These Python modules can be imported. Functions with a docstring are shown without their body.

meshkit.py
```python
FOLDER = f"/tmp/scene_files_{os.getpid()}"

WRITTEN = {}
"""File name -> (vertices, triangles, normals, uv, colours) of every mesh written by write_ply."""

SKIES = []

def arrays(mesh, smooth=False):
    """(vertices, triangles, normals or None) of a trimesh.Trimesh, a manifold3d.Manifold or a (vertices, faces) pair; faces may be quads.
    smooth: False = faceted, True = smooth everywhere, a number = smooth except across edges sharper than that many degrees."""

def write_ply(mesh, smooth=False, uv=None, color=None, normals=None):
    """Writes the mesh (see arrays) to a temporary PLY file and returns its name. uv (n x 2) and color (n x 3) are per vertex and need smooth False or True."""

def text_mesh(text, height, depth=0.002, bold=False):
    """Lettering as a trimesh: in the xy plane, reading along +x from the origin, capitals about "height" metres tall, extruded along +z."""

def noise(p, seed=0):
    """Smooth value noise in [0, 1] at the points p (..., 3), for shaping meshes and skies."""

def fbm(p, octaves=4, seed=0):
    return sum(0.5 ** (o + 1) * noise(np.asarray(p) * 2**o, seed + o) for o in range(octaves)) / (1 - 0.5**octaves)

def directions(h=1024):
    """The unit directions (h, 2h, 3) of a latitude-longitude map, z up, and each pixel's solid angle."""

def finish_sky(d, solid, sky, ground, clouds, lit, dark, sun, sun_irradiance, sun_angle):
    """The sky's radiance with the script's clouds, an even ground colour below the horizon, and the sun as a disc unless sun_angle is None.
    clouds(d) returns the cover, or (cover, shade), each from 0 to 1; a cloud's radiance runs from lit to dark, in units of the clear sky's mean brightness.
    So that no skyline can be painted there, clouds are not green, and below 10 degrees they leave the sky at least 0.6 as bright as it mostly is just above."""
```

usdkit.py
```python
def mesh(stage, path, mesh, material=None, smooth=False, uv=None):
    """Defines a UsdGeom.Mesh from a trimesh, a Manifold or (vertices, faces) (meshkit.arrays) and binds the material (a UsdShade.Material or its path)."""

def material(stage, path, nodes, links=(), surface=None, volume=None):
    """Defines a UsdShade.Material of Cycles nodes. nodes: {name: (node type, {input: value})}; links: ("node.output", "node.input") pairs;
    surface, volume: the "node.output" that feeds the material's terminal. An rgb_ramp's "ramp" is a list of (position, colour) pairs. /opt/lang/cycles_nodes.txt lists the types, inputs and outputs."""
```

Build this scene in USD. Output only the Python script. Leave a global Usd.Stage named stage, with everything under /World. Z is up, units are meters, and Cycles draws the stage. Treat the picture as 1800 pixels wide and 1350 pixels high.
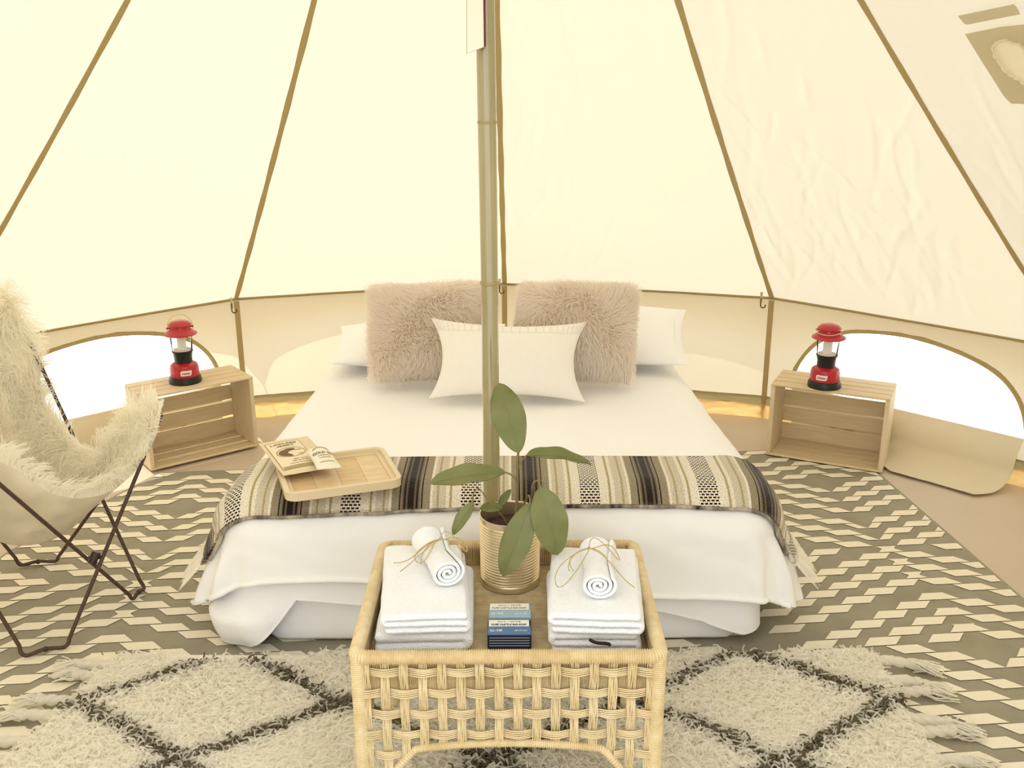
import math, numpy as np, trimesh, shapely, meshkit, usdkit
from shapely.geometry import Polygon, LineString, Point, box as sbox
from pxr import Usd, UsdGeom, UsdLux, UsdShade, Gf, Sdf, Vt

stage = Usd.Stage.CreateInMemory()
UsdGeom.SetStageUpAxis(stage, 'Z')
UsdGeom.SetStageMetersPerUnit(stage, 1.0)
UsdGeom.Xform.Define(stage, '/World')
stage.SetDefaultPrim(stage.GetPrimAtPath('/World'))
UsdGeom.Scope.Define(stage, '/World/Looks')
A = np.array
PI = math.pi

# ------------------------------------------------------------------ camera, sky, sun, exposure
CAM, PITCH, ROLL, FPX = A([0.0563, -2.3784, 1.598]), 0.3043, -0.0035, 1748.0
EXPOSURE = -2.42
cam = UsdGeom.Camera.Define(stage, '/World/camera')
fw = A([0, math.cos(PITCH), -math.sin(PITCH)]); rt = A([1.0, 0, 0]); up = np.cross(rt, fw)
r2 = rt * math.cos(ROLL) + up * math.sin(ROLL); u2 = up * math.cos(ROLL) - rt * math.sin(ROLL)
cam.AddTransformOp().Set(Gf.Matrix4d(*r2, 0, *u2, 0, *(-fw), 0, *CAM, 1))
cam.CreateHorizontalApertureAttr(36.0)
cam.CreateFocalLengthAttr(36.0 * FPX / 1800)
cam.CreateClippingRangeAttr((0.02, 1000))
cam.CreateExposureAttr(EXPOSURE)
SUN_AZ, SUN_EL = math.radians(-52), math.radians(44)      # azimuth from +y (behind the bed), towards the left
sky = UsdLux.DomeLight.Define(stage, '/World/sky')
sky.CreateIntensityAttr(3.2)
sky.CreateColorAttr((0.97, 0.99, 1.0))
sun = UsdLux.DistantLight.Define(stage, '/World/sun')
sun.CreateIntensityAttr(4.6)
sun.CreateNormalizeAttr(True)
sun.CreateAngleAttr(0.53)
sun.CreateColorAttr((1.0, 0.96, 0.88))
sun.AddRotateXYZOp().Set((90 - math.degrees(SUN_EL), 0, 180 - math.degrees(SUN_AZ)))

# ------------------------------------------------------------------ helpers: naming and tagging
taken = {}
def numbered(parent, name):
    k = taken.get((parent, name), 0); taken[(parent, name)] = k + 1
    return f'{parent}/{name}' + (f'_{k:03d}' if k else '')
def path_of(p):
    return '/World' if p is None else (p if isinstance(p, str) else str(p.GetPath()))
def tag(p, label=None, cat=None, group=None, kind=None):
    for k, v in (('label', label), ('category', cat), ('group', group), ('kind', kind)):
        if v: p.SetCustomDataByKey(k, v)
    return p
def thing(name, label=None, cat=None, loc=(0, 0, 0), rotz=0, group=None, kind=None, parent=None, mat4=None):
    x = UsdGeom.Xform.Define(stage, numbered(path_of(parent), name))
    if mat4 is not None:
        x.AddTransformOp().Set(Gf.Matrix4d(*np.asarray(mat4, float).T.ravel().tolist()))
    elif any(loc) or rotz:
        x.AddTranslateOp().Set(Gf.Vec3d(*map(float, loc))); x.AddRotateZOp().Set(math.degrees(rotz))
    return tag(x.GetPrim(), label, cat, group, kind)
def obj(name, mesh, mat, parent=None, smooth=30, label=None, cat=None, group=None, kind=None, uv=None):
    m = usdkit.mesh(stage, numbered(path_of(parent), name), mesh, mat, smooth=smooth, uv=uv)
    return tag(m.GetPrim(), label, cat, group, kind)
def dup(root, label, loc=None, rotz=0, group=None, mat4=None):
    was = root.GetCustomData()
    name = root.GetName()
    r = thing(name, label, was['category'], loc or (0, 0, 0), rotz, group or was.get('group'), mat4=mat4)
    r.GetReferences().AddInternalReference(root.GetPath()); r.SetInstanceable(True)
    return r
def curves(name, pts, w, mat, parent=None, label=None, kind=None, taper=0.5):
    """pts (n, k, 3): n strands of k points; w their width."""
    n, k, _ = pts.shape
    c = UsdGeom.BasisCurves.Define(stage, numbered(path_of(parent), name))
    c.CreateTypeAttr('linear'); c.CreateWrapAttr('nonperiodic')
    c.CreateCurveVertexCountsAttr(Vt.IntArray.FromNumpy(np.full(n, k, np.int32)))
    c.CreatePointsAttr(Vt.Vec3fArray.FromNumpy(pts.reshape(-1, 3).astype(np.float32)))
    ww = np.tile(w * np.linspace(1, taper, k), n).astype(np.float32)
    c.CreateWidthsAttr(Vt.FloatArray.FromNumpy(ww)); c.SetWidthsInterpolation('vertex')
    UsdShade.MaterialBindingAPI.Apply(c.GetPrim()).Bind(mat)
    return tag(c.GetPrim(), label, None, None, kind)

# ------------------------------------------------------------------ helpers: shapes
cat = trimesh.util.concatenate
def T(m, loc=(0, 0, 0), rz=0, rx=0, ry=0):
    m = m.copy()
    M = trimesh.transformations.euler_matrix(rx, ry, rz, 'sxyz'); M[:3, 3] = loc
    m.apply_transform(M)
    return m
def bx(x0, x1, y0, y1, z0, z1, b=0.002):
    """A box with chamfered edges."""
    c = A([(x0 + x1) / 2, (y0 + y1) / 2, (z0 + z1) / 2]); h = np.abs(A([x1 - x0, y1 - y0, z1 - z0])) / 2
    b = min(b, *(h * 0.45))
    v = []
    for s in np.ndindex(2, 2, 2):
        s = A(s) * 2 - 1
        for k in range(3):
            e = h - b; e[k] = h[k]
            v.append(c + s * e)
    return trimesh.Trimesh(*_hull(v))
def _hull(v):
    h = trimesh.convex.convex_hull(np.asarray(v))
    return h.vertices, h.faces
def tube(P, r, n=8, cap=True, closed=False):
    P = np.asarray(P, float); m = len(P)
    r = np.broadcast_to(np.asarray(r, float), (m,))
    if closed: tg = np.roll(P, -1, 0) - np.roll(P, 1, 0)
    else: tg = np.gradient(P, axis=0)
    tg /= np.maximum(np.linalg.norm(tg, axis=1, keepdims=True), 1e-12)
    a = A([0, 0, 1.0]) if abs(tg[0, 2]) < 0.9 else A([1.0, 0, 0])
    N = np.zeros_like(P)
    nn = np.cross(tg[0], a); nn /= np.linalg.norm(nn); N[0] = nn
    for i in range(1, m):
        nn = N[i - 1] - tg[i] * (N[i - 1] @ tg[i]); N[i] = nn / max(np.linalg.norm(nn), 1e-12)
    B = np.cross(tg, N)
    th = np.arange(n) * 2 * PI / n
    V = (P[:, None] + r[:, None, None] * (np.cos(th)[None, :, None] * N[:, None] + np.sin(th)[None, :, None] * B[:, None])).reshape(-1, 3)
    i = np.arange(m if closed else m - 1)[:, None] * n; j = np.arange(n)[None]; j1 = (j + 1) % n
    i1 = (i + n) % (m * n)
    F = np.concatenate([np.stack([i + j, i + j1, i1 + j1], -1).reshape(-1, 3), np.stack([i + j, i1 + j1, i1 + j], -1).reshape(-1, 3)])
    if cap and not closed:
        V = np.vstack([V, P[0], P[-1]]); k = m * n
        jj = np.arange(n); jn = (jj + 1) % n
        F = np.vstack([F, np.stack([jn, jj, np.full(n, k)], 1), np.stack([jj + (m - 1) * n, jn + (m - 1) * n, np.full(n, k + 1)], 1)])
    return trimesh.Trimesh(V, F, process=False)
def lathe(profile, n=40):
    return trimesh.creation.revolve(np.asarray(profile, float), sections=n)
def grid(P, closed_u=False):
    """P (a, b, 3) -> a sheet."""
    a, b, _ = P.shape
    idx = np.arange(a * b).reshape(a, b)
    q = np.stack([idx[:-1, :-1], idx[1:, :-1], idx[1:, 1:], idx[:-1, 1:]], -1).reshape(-1, 4)
    if closed_u:
        q = np.vstack([q, np.stack([idx[-1, :-1], idx[0, :-1], idx[0, 1:], idx[-1, 1:]], -1).reshape(-1, 4)])
    F = np.vstack([q[:, [0, 1, 2]], q[:, [0, 2, 3]]])
    return trimesh.Trimesh(P.reshape(-1, 3), F, process=False)
def thick(P, t):
    """A sheet P (a, b, 3) given thickness t (downwards along its normal) with closed borders."""
    a, b, _ = P.shape
    du = np.gradient(P, axis=0); dv = np.gradient(P, axis=1)
    n = np.cross(du, dv); n /= np.maximum(np.linalg.norm(n, axis=2, keepdims=True), 1e-12)
    top, bot = grid(P), grid(P - n * t)
    V = np.vstack([top.vertices, bot.vertices]); N = a * b
    F = [top.faces, bot.faces[:, ::-1] + N]
    idx = np.arange(N).reshape(a, b)
    loop = np.concatenate([idx[0, :-1], idx[:-1, -1], idx[-1, :0:-1], idx[:0:-1, 0]])
    l1 = np.roll(loop, -1)
    F += [np.stack([loop, loop + N, l1 + N], 1), np.stack([loop, l1 + N, l1], 1)]
    return trimesh.Trimesh(V, np.vstack(F), process=False)
def prism(pts, d, b=0.0):
    p = Polygon(pts)
    return trimesh.creation.extrude_polygon(p, d, engine='earcut')
def smoothpath(P, n):
    from scipy.interpolate import CubicSpline
    P = np.asarray(P, float); s = np.concatenate([[0], np.cumsum(np.linalg.norm(np.diff(P, axis=0), axis=1))])
    return CubicSpline(s, P, axis=0)(np.linspace(0, s[-1], n))
def lin(P, n):
    P = np.asarray(P, float); s = np.concatenate([[0], np.cumsum(np.linalg.norm(np.diff(P, axis=0), axis=1))])
    x = np.linspace(0, s[-1], n)
    return np.stack([np.interp(x, s, P[:, k]) for k in range(P.shape[1])], 1)
def fbm(p, o=3, seed=0): return meshkit.fbm(p, o, seed) - 0.5
def ribbon_loft(path, r, y0, y1, ny=14, rim=0.012, wob=0.0, seed=0):
    """A folded cloth: the 2-D path (x, z) of its cross-section, half-thickness r, extruded along y from y0 to y1 with soft ends."""
    path = np.asarray(path, float)
    tg = np.gradient(path, axis=0); tg /= np.maximum(np.linalg.norm(tg, axis=1, keepdims=True), 1e-9)
    nr = np.stack([-tg[:, 1], tg[:, 0]], 1)
    ca = np.linspace(PI / 2, -PI / 2, 7)[1:-1]
    ys, rs = [], []
    for a in np.linspace(0, PI / 2, 5): ys.append(y0 + rim * (1 - math.sin(a))); rs.append(r * max(math.cos(PI / 2 - a), 0.05))
    for y in np.linspace(y0 + rim, y1 - rim, ny)[1:-1]: ys.append(y); rs.append(r)
    for a in np.linspace(0, PI / 2, 5): ys.append(y1 - rim * (1 - math.cos(a))); rs.append(r * max(math.cos(a), 0.05))
    ys[:5] = sorted(ys[:5]); 
    rows = []
    for y, q in zip(ys, rs):
        c1 = path[-1] + q * (np.cos(ca)[:, None] * tg[-1] * 1 + 0) + q * np.sin(ca)[:, None] * nr[-1]
        c0 = path[0] - q * np.cos(ca)[:, None] * tg[0] - q * np.sin(ca)[:, None] * nr[0]
        ring = np.vstack([path + nr * q, c1, (path - nr * q)[::-1], c0])
        rows.append(np.column_stack([ring[:, 0], np.full(len(ring), y), ring[:, 1]]))
    P = np.stack(rows, 1)
    if wob:
        P = P + wob * np.stack([fbm(P * 14 + 3.1 * k, 3, seed + k) for k in range(3)], -1)
    m = grid(P, closed_u=True)
    a, b, _ = P.shape
    V = np.vstack([m.vertices, P[:, 0].mean(0), P[:, -1].mean(0)])
    # end caps: strips between the two sides of the path
    n = len(path); k = len(ca)
    fr = []
    for e in (0, b - 1):
        up_ = np.arange(n) * b + e; lo_ = (n + k + np.arange(n)[::-1]) * b + e
        s = [np.stack([up_[:-1], up_[1:], lo_[1:]], 1), np.stack([up_[:-1], lo_[1:], lo_[:-1]], 1)]
        s = np.vstack(s); fr.append(s if e else s[:, ::-1])
    return trimesh.Trimesh(m.vertices, np.vstack([m.faces] + fr), process=False)
def at_px(x, y, Y=None, Z=None):
    o = CAM; d = fw + (x - 900) / FPX * r2 - (y - 675) / FPX * u2
    t = (Y - o[1]) / d[1] if Y is not None else (Z - o[2]) / d[2]
    return o + t * d

# ------------------------------------------------------------------ materials
M = {}
def lin3(c): return tuple(((x / 255) / 12.92 if x / 255 < .04045 else ((x / 255 + .055) / 1.055) ** 2.4) for x in c)
def mat(name, color, rough=0.6, bump=None, vary=None, spec=0.4, metal=0.0, sheen=0.0, coat=0.0, extra=None):
    """A principled surface in one colour (linear), with optional noise in its tone (scale, other colour) and fine relief (scale, strength[, stretch])."""
    n = {'p': ('principled_bsdf', {'base_color': color, 'roughness': rough, 'specular_ior_level': spec, 'metallic': metal, 'sheen_weight': sheen, 'coat_weight': coat, **(extra or {})})}
    l = []
    if vary or bump: n['tc'] = ('texture_coordinate', {})
    if vary:
        st = vary[2] if len(vary) > 2 else (1, 1, 1)
        n['vm'] = ('mapping', {'scale': st}); n['vn'] = ('noise_texture', {'scale': vary[0], 'detail': 4})
        n['vr'] = ('rgb_ramp', {'ramp': [(0.3, color), (0.7, vary[1])]})
        l += [('tc.object', 'vm.vector'), ('vm.vector', 'vn.vector'), ('vn.fac', 'vr.fac'), ('vr.color', 'p.base_color')]
    if bump:
        st = bump[2] if len(bump) > 2 else (1, 1, 1)
        n['bm'] = ('mapping', {'scale': st}); n['bn'] = ('noise_texture', {'scale': bump[0], 'detail': 3}); n['b'] = ('bump', {'strength': bump[1], 'distance': 0.01})
        l += [('tc.object', 'bm.vector'), ('bm.vector', 'bn.vector'), ('bn.fac', 'b.height'), ('b.normal', 'p.normal')]
    M[name] = usdkit.material(stage, '/World/Looks/' + name, n, l, surface='p.BSDF')
    return M[name]
def fibre(name, col, through=.4, clear=.3):
    """Fine pale fibres: light is scattered, goes through and partly passes between the hairs."""
    M[name] = usdkit.material(stage, '/World/Looks/' + name, {'d': ('diffuse_bsdf', {'color': col}), 't': ('translucent_bsdf', {'color': col}), 'c': ('transparent_bsdf', {'color': (1, 1, 1)}),
        'm': ('mix_closure', {'fac': through}), 'n': ('mix_closure', {'fac': clear})}, [('d.BSDF', 'm.closure1'), ('t.BSDF', 'm.closure2'), ('m.closure', 'n.closure1'), ('c.BSDF', 'n.closure2')], surface='n.closure')
def cloth_through(name, refl, trans, fac=0.5, bump=None):
    """Thin cloth: light is scattered back and through."""
    n = {'d': ('diffuse_bsdf', {'color': refl}), 't': ('translucent_bsdf', {'color': trans}), 'm': ('mix_closure', {'fac': fac})}
    l = [('d.BSDF', 'm.closure1'), ('t.BSDF', 'm.closure2')]
    if bump:
        n['tc'] = ('geometry', {}); n['bn'] = ('noise_texture', {'scale': bump[0], 'detail': 4}); n['b'] = ('bump', {'strength': bump[1], 'distance': 0.02})
        l += [('tc.position', 'bn.vector'), ('bn.fac', 'b.height'), ('b.normal', 'd.normal'), ('b.normal', 't.normal')]
    M[name] = usdkit.material(stage, '/World/Looks/' + name, n, l, surface='m.closure')
    return M[name]

cloth_through('canvas', (0.82, 0.75, 0.61), (0.60, 0.545, 0.425), 0.5, bump=(9, 0.12))
cloth_through('wall_canvas', (0.82, 0.74, 0.58), (0.66, 0.585, 0.44), 0.5, bump=(9, 0.1))
cloth_through('patch_canvas', (0.66, 0.59, 0.42), (0.6, 0.53, 0.36), 0.4)
cloth_through('patch_light', (0.93, 0.88, 0.74), (0.95, 0.88, 0.72), 0.5)
cloth_through('seam_tape', (0.50, 0.39, 0.19), (0.34, 0.25, 0.10), 0.25)
cloth_through('piping', (0.46, 0.36, 0.16), (0.3, 0.22, 0.08), 0.2)
cloth_through('mud_flap', (0.42, 0.36, 0.2), (0.4, 0.33, 0.16), 0.25)
cloth_through('pvc_rim', (0.72, 0.55, 0.34), (0.95, 0.62, 0.24), 0.5)
mat('groundsheet', (0.66, 0.55, 0.43), 0.55, bump=(5, 0.25), vary=(2, (0.60, 0.50, 0.38)))
mat('sand', (0.72, 0.68, 0.60), 0.9)
mat('rope', (0.7, 0.62, 0.45), 0.8)
mat('white_cotton', (0.93, 0.93, 0.935), 0.8, bump=(60, 0.05), sheen=0.1)
mat('comforter_cotton', (0.945, 0.945, 0.94), 0.8, bump=(18, 0.10), sheen=0.1)
mat('cream_linen', (0.90, 0.86, 0.79), 0.8, bump=(120, 0.25))
mat('towel', (0.94, 0.945, 0.95), 0.95, bump=(320, 0.5), sheen=0.3)
mat('fur_taupe_base', (0.64, 0.51, 0.40), 0.9)
fibre('fur_taupe', (0.985, 0.915, 0.835), .4, .36)
mat('fur_cream_base', (0.88, 0.82, 0.68), 0.9)
fibre('fur_cream', (1.0, 0.97, 0.87), .5, .3)
cloth_through('sling_cloth', (0.95, 0.89, 0.77), (0.95, 0.88, 0.75), 0.45)
fibre('pile_cream', (0.995, 0.965, 0.875), .45, .36)
mat('pile_dark', (0.14, 0.115, 0.065), 0.8)
mat('rug_backing', (0.95, 0.90, 0.77), 0.95)
mat('kilim_grey', (0.315, 0.285, 0.205), 0.95, bump=(250, 0.3), vary=(9, (0.38, 0.345, 0.25)))
mat('kilim_cream', (0.93, 0.86, 0.69), 0.95, bump=(250, 0.3))
mat('pine', (0.80, 0.66, 0.44), 0.55, vary=(6, (0.70, 0.54, 0.32), (1, 14, 14)), bump=(30, 0.1, (0.6, 8, 8)))
mat('pine_end', (0.78, 0.65, 0.47), 0.55, vary=(6, (0.72, 0.58, 0.38), (14, 14, 1)))
mat('acacia', (0.74, 0.55, 0.30), 0.4, vary=(7, (0.60, 0.42, 0.21), (2, 9, 2)), coat=0.1)
mat('acacia_pale', (0.80, 0.64, 0.40), 0.4, vary=(7, (0.70, 0.52, 0.29), (2, 9, 2)), coat=0.1)
mat('tray_rim', (0.76, 0.63, 0.41), 0.4, coat=0.1)
mat('lantern_red', (0.46, 0.012, 0.022), 0.28, coat=0.4)
mat('lantern_black', (0.012, 0.011, 0.01), 0.3)
mat('lantern_white', (0.86, 0.84, 0.80), 0.5)
mat('lamp_tube', (0.88, 0.86, 0.84), 0.35, extra={'subsurface_weight': 0.0})
mat('wire', (0.75, 0.66, 0.42), 0.35, metal=0.8)
mat('rod', (0.060, 0.030, 0.020), 0.5, vary=(160, (0.10, 0.055, 0.04)), bump=(120, 0.3))
mat('clamp', (0.05, 0.022, 0.02), 0.4)
mat('chair_canvas', (0.95, 0.895, 0.785), 0.85, bump=(40, 0.05))
mat('bamboo', (0.27, 0.235, 0.095), 0.16, vary=(5, (0.40, 0.34, 0.18), (9, 9, 0.5)), coat=0.9, spec=0.8)
mat('flap_canvas', (0.74, 0.65, 0.47), 0.9, bump=(30, 0.1))
mat('bamboo_ring', (0.36, 0.29, 0.13), 0.4)
mat('board_face', (0.90, 0.86, 0.74), 0.7)
mat('board_edge', (0.55, 0.42, 0.22), 0.6)
mat('board_back', (0.16, 0.03, 0.025), 0.6)
mat('hook_metal', (0.16, 0.09, 0.05), 0.4, metal=0.6)
mat('reed', (0.82, 0.68, 0.42), 0.5, vary=(35, (0.68, 0.53, 0.27)))
mat('reed_dark', (0.62, 0.48, 0.25), 0.5, vary=(35, (0.44, 0.32, 0.15)))
mat('twine', (0.50, 0.38, 0.16), 0.8)
mat('tin', (0.80, 0.68, 0.46), 0.32, metal=0.85)
mat('soil', (0.045, 0.024, 0.018), 0.9, bump=(60, 0.8), vary=(90, (0.10, 0.05, 0.035)))
mat('stem', (0.22, 0.17, 0.06), 0.6)
mat('kraft', (0.78, 0.65, 0.44), 0.7, bump=(60, 0.05))
mat('kraft_pale', (0.84, 0.74, 0.55), 0.7, bump=(60, 0.05))
mat('ink_brown', (0.17, 0.11, 0.045), 0.7)
mat('ink_olive', (0.42, 0.33, 0.14), 0.7)
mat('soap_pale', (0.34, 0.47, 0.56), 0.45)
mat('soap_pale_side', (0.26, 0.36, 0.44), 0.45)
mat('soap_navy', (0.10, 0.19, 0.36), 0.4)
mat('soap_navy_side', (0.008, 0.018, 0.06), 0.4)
mat('label_cream', (0.86, 0.82, 0.68), 0.6)
mat('ink_navy', (0.02, 0.03, 0.10), 0.6)
mat('ink_grey', (0.28, 0.30, 0.30), 0.6)
mat('ink_white', (0.8, 0.82, 0.8), 0.6)
mat('hair_tie', (0.02, 0.006, 0.005), 0.7)
# leaves: glossy on top, light passes
def leaf_mat(name, c, c2):
    M[name] = usdkit.material(stage, '/World/Looks/' + name, {
        'tc': ('texture_coordinate', {}), 'n': ('noise_texture', {'scale': 14.0, 'detail': 3}), 'r': ('rgb_ramp', {'ramp': [(0.35, c), (0.7, c2)]}),
        'p': ('principled_bsdf', {'roughness': 0.38, 'specular_ior_level': 0.45}), 't': ('translucent_bsdf', {'color': (0.20, 0.22, 0.04)}), 'm': ('mix_closure', {'fac': 0.22})},
        [('tc.object', 'n.vector'), ('n.fac', 'r.fac'), ('r.color', 'p.base_color'), ('p.BSDF', 'm.closure1'), ('t.BSDF', 'm.closure2')], surface='m.closure')
leaf_mat('leaf', (0.20, 0.215, 0.065), (0.25, 0.255, 0.09))
leaf_mat('leaf_vein', (0.26, 0.27, 0.10), (0.30, 0.30, 0.13))
M['globe'] = usdkit.material(stage, '/World/Looks/globe', {
    'f': ('fresnel', {'IOR': 1.12}), 't': ('transparent_bsdf', {'color': (0.97, 0.97, 0.96)}), 'g': ('glossy_bsdf', {'color': (1, 1, 1), 'roughness': 0.03}), 'm': ('mix_closure', {})},
    [('f.fac', 'm.fac'), ('t.BSDF', 'm.closure1'), ('g.BSDF', 'm.closure2')], surface='m.closure')
# woven falsa stripes across the throw (st.x: metres along it; st.y: metres across it)
PER = 0.333
c0, c1, c2, c3, c4, c5 = (0.88, 0.82, 0.68), (0.68, 0.61, 0.48), (0.33, 0.28, 0.18), (0.16, 0.12, 0.075), (0.020, 0.011, 0.009), (0.47, 0.38, 0.19)
half = [(0, c0), (.155, c0), (.16, c5), (.175, c5), (.18, c0), (.205, c0), (.21, c1), (.265, c1), (.27, c5), (.282, c5), (.287, c1), (.315, c1), (.32, c0), (.338, c0), (.342, c2), (.40, c2), (.403, c4), (.412, c4), (.415, c2), (.438, c3), (.442, c4), (.455, c4), (.46, c3), (.472, c3), (.476, c4), (.5, c4)]
ramp = half + [(1 - p, c) for p, c in half[::-1]]
M['throw'] = usdkit.material(stage, '/World/Looks/throw', {
    'a': ('attribute', {'attribute': 'st'}), 's': ('separate_xyz', {}),
    'off': ('math', {'math_type': 'add', 'value2': 0.0800 + 3 * PER}), 'k': ('math', {'math_type': 'divide', 'value2': PER}), 'fr': ('math', {'math_type': 'fraction'}),
    'r': ('rgb_ramp', {'ramp': ramp}),
    'nn': ('noise_texture', {'scale': 260.0, 'detail': 2}), 'nr': ('rgb_ramp', {'ramp': [(0.3, (0.55, 0.52, 0.47)), (0.62, (1, 1, 1))]}),
    'mul': ('mix_color', {'blend_type': 'multiply', 'fac': 0.8}),
    # the dotted bands: dark dashes in a small checker within 0.085 period of the band's middle
    'pp': ('math', {'math_type': 'pingpong', 'value2': 0.5}), 'lt': ('math', {'math_type': 'less_than', 'value2': 0.082}),
    'ck': ('brick_texture', {'color1': (0, 0, 0), 'color2': (0, 0, 0), 'mortar': (1, 1, 1), 'scale': 1.0, 'brick_width': 0.0125, 'row_height': 0.0085, 'mortar_size': 0.0022, 'mortar_smooth': 0.3, 'offset': 0.5}),
    'gt': ('math', {'math_type': 'subtract', 'value1': 1.0}), 'mk': ('math', {'math_type': 'multiply'}), 'sp': ('separate_color', {}),
    'dots': ('mix_color', {'b': (0.016, 0.008, 0.008)}),
    'wv': ('noise_texture', {'scale': 180.0, 'detail': 2}), 'b': ('bump', {'strength': 0.6, 'distance': 0.006}),
    'p': ('principled_bsdf', {'roughness': 0.95, 'specular_ior_level': 0.1, 'sheen_weight': 0.2})},
    [('a.vector', 's.vector'), ('s.x', 'off.value1'), ('off.value', 'k.value1'), ('k.value', 'fr.value1'), ('fr.value', 'r.fac'), ('a.vector', 'nn.vector'), ('nn.fac', 'nr.fac'),
     ('r.color', 'mul.a'), ('nr.color', 'mul.b'), ('fr.value', 'pp.value1'), ('pp.value', 'lt.value1'), ('a.vector', 'ck.vector'), ('ck.color', 'sp.color'), ('sp.r', 'gt.value2'),
     ('gt.value', 'mk.value1'), ('lt.value', 'mk.value2'), ('mk.value', 'dots.fac'), ('mul.result', 'dots.a'), ('dots.result', 'p.base_color'),
     ('a.vector', 'wv.vector'), ('wv.fac', 'b.height'), ('b.normal', 'p.normal')], surface='p.BSDF')

# ------------------------------------------------------------------ the tent (setting)
R, ZW, ZA, A0, NP = 2.5, 0.59, 2.934, 0.0081, 12
ST = 2 * PI / NP
ZB = 0.10                                              # lower hem of the wall
def corner(k, z=ZW, r=R): return A([r * math.sin(A0 + k * ST), r * math.cos(A0 + k * ST), z])
def roof_pt(k, u, t):
    """A point of roof panel k: u across (0..1), t up (0 eave .. 1 peak)."""
    u = np.asarray(u, float)[..., None]; t = np.asarray(t, float)[..., None]
    e = corner(k) * (1 - u) + corner(k + 1) * u
    p = e * (1 - t) + A([0, 0, ZA]) * t
    p[..., 2] -= (0.035 * 4 * t * (1 - t))[..., 0]
    return p
def fold_field(k, seed, n, amp, X, Y, w=1.29, h=2.6):
    """Creases in the canvas, as a height over (X, Y) metres on the panel."""
    rng = np.random.default_rng(seed); H = np.zeros_like(X)
    for i in range(n):
        x0 = rng.uniform(0.02, 0.75) * w if k == 1 else rng.uniform(0.02, 0.45) * w
        y0 = abs(rng.normal(0, 0.55)) if rng.random() < .8 else rng.uniform(0, 1.8)
        L = rng.uniform(0.2, 0.8); a = rng.normal(0.10, 0.22) + (PI / 2 if rng.random() < .06 else 0)
        wd = rng.uniform(0.009, 0.018); am = amp * rng.uniform(.3, 1) * rng.choice([-1, 1])
        cx, cy = x0, y0 + L / 2
        dx, dy = X - cx, Y - cy
        s = dx * math.sin(a) + dy * math.cos(a); c = dx * math.cos(a) - dy * math.sin(a) + 0.02 * np.sin(s * 9 + i)
        H += am * np.exp(-(c / wd) ** 2) * np.clip(1 - (np.abs(s) / (L / 2)) ** 2, 0, 1)
    return H
ceiling = thing('ceiling', 'cream canvas cone roof of the bell tent', None, kind='structure')
def roof_panel(k, nu, nt, folds=None, t1=1.0):
    u, t = np.meshgrid(np.linspace(.10 if k == -5 else 0, .90 if k == 4 else 1, nu), np.linspace(0, t1, nt) ** 1.0, indexing='ij')
    P = roof_pt(k, u, t)
    n = corner(k, 0) + corner(k + 1, 0); n /= np.linalg.norm(n); n = A([n[0], n[1], 1.07]); n /= np.linalg.norm(n)
    if folds:
        X = 0.647 + (u - .5) * 1.294 * (1 - t); Y = t * 3.36
        H = fold_field(k, folds[0], folds[1], folds[2], X, Y) * np.clip(Y / 0.03, 0, 1) * np.clip(np.minimum(u, 1 - u) * (1 - t) / 0.02, 0, 1)
        P = P - n * H[..., None]
    return P, n
VIS = {-1: (5, 8, .003), 0: (31, 26, .0035), 1: (23, 100, .0058), 2: (9, 16, .0045)}
DOOR = (5, 6)
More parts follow.
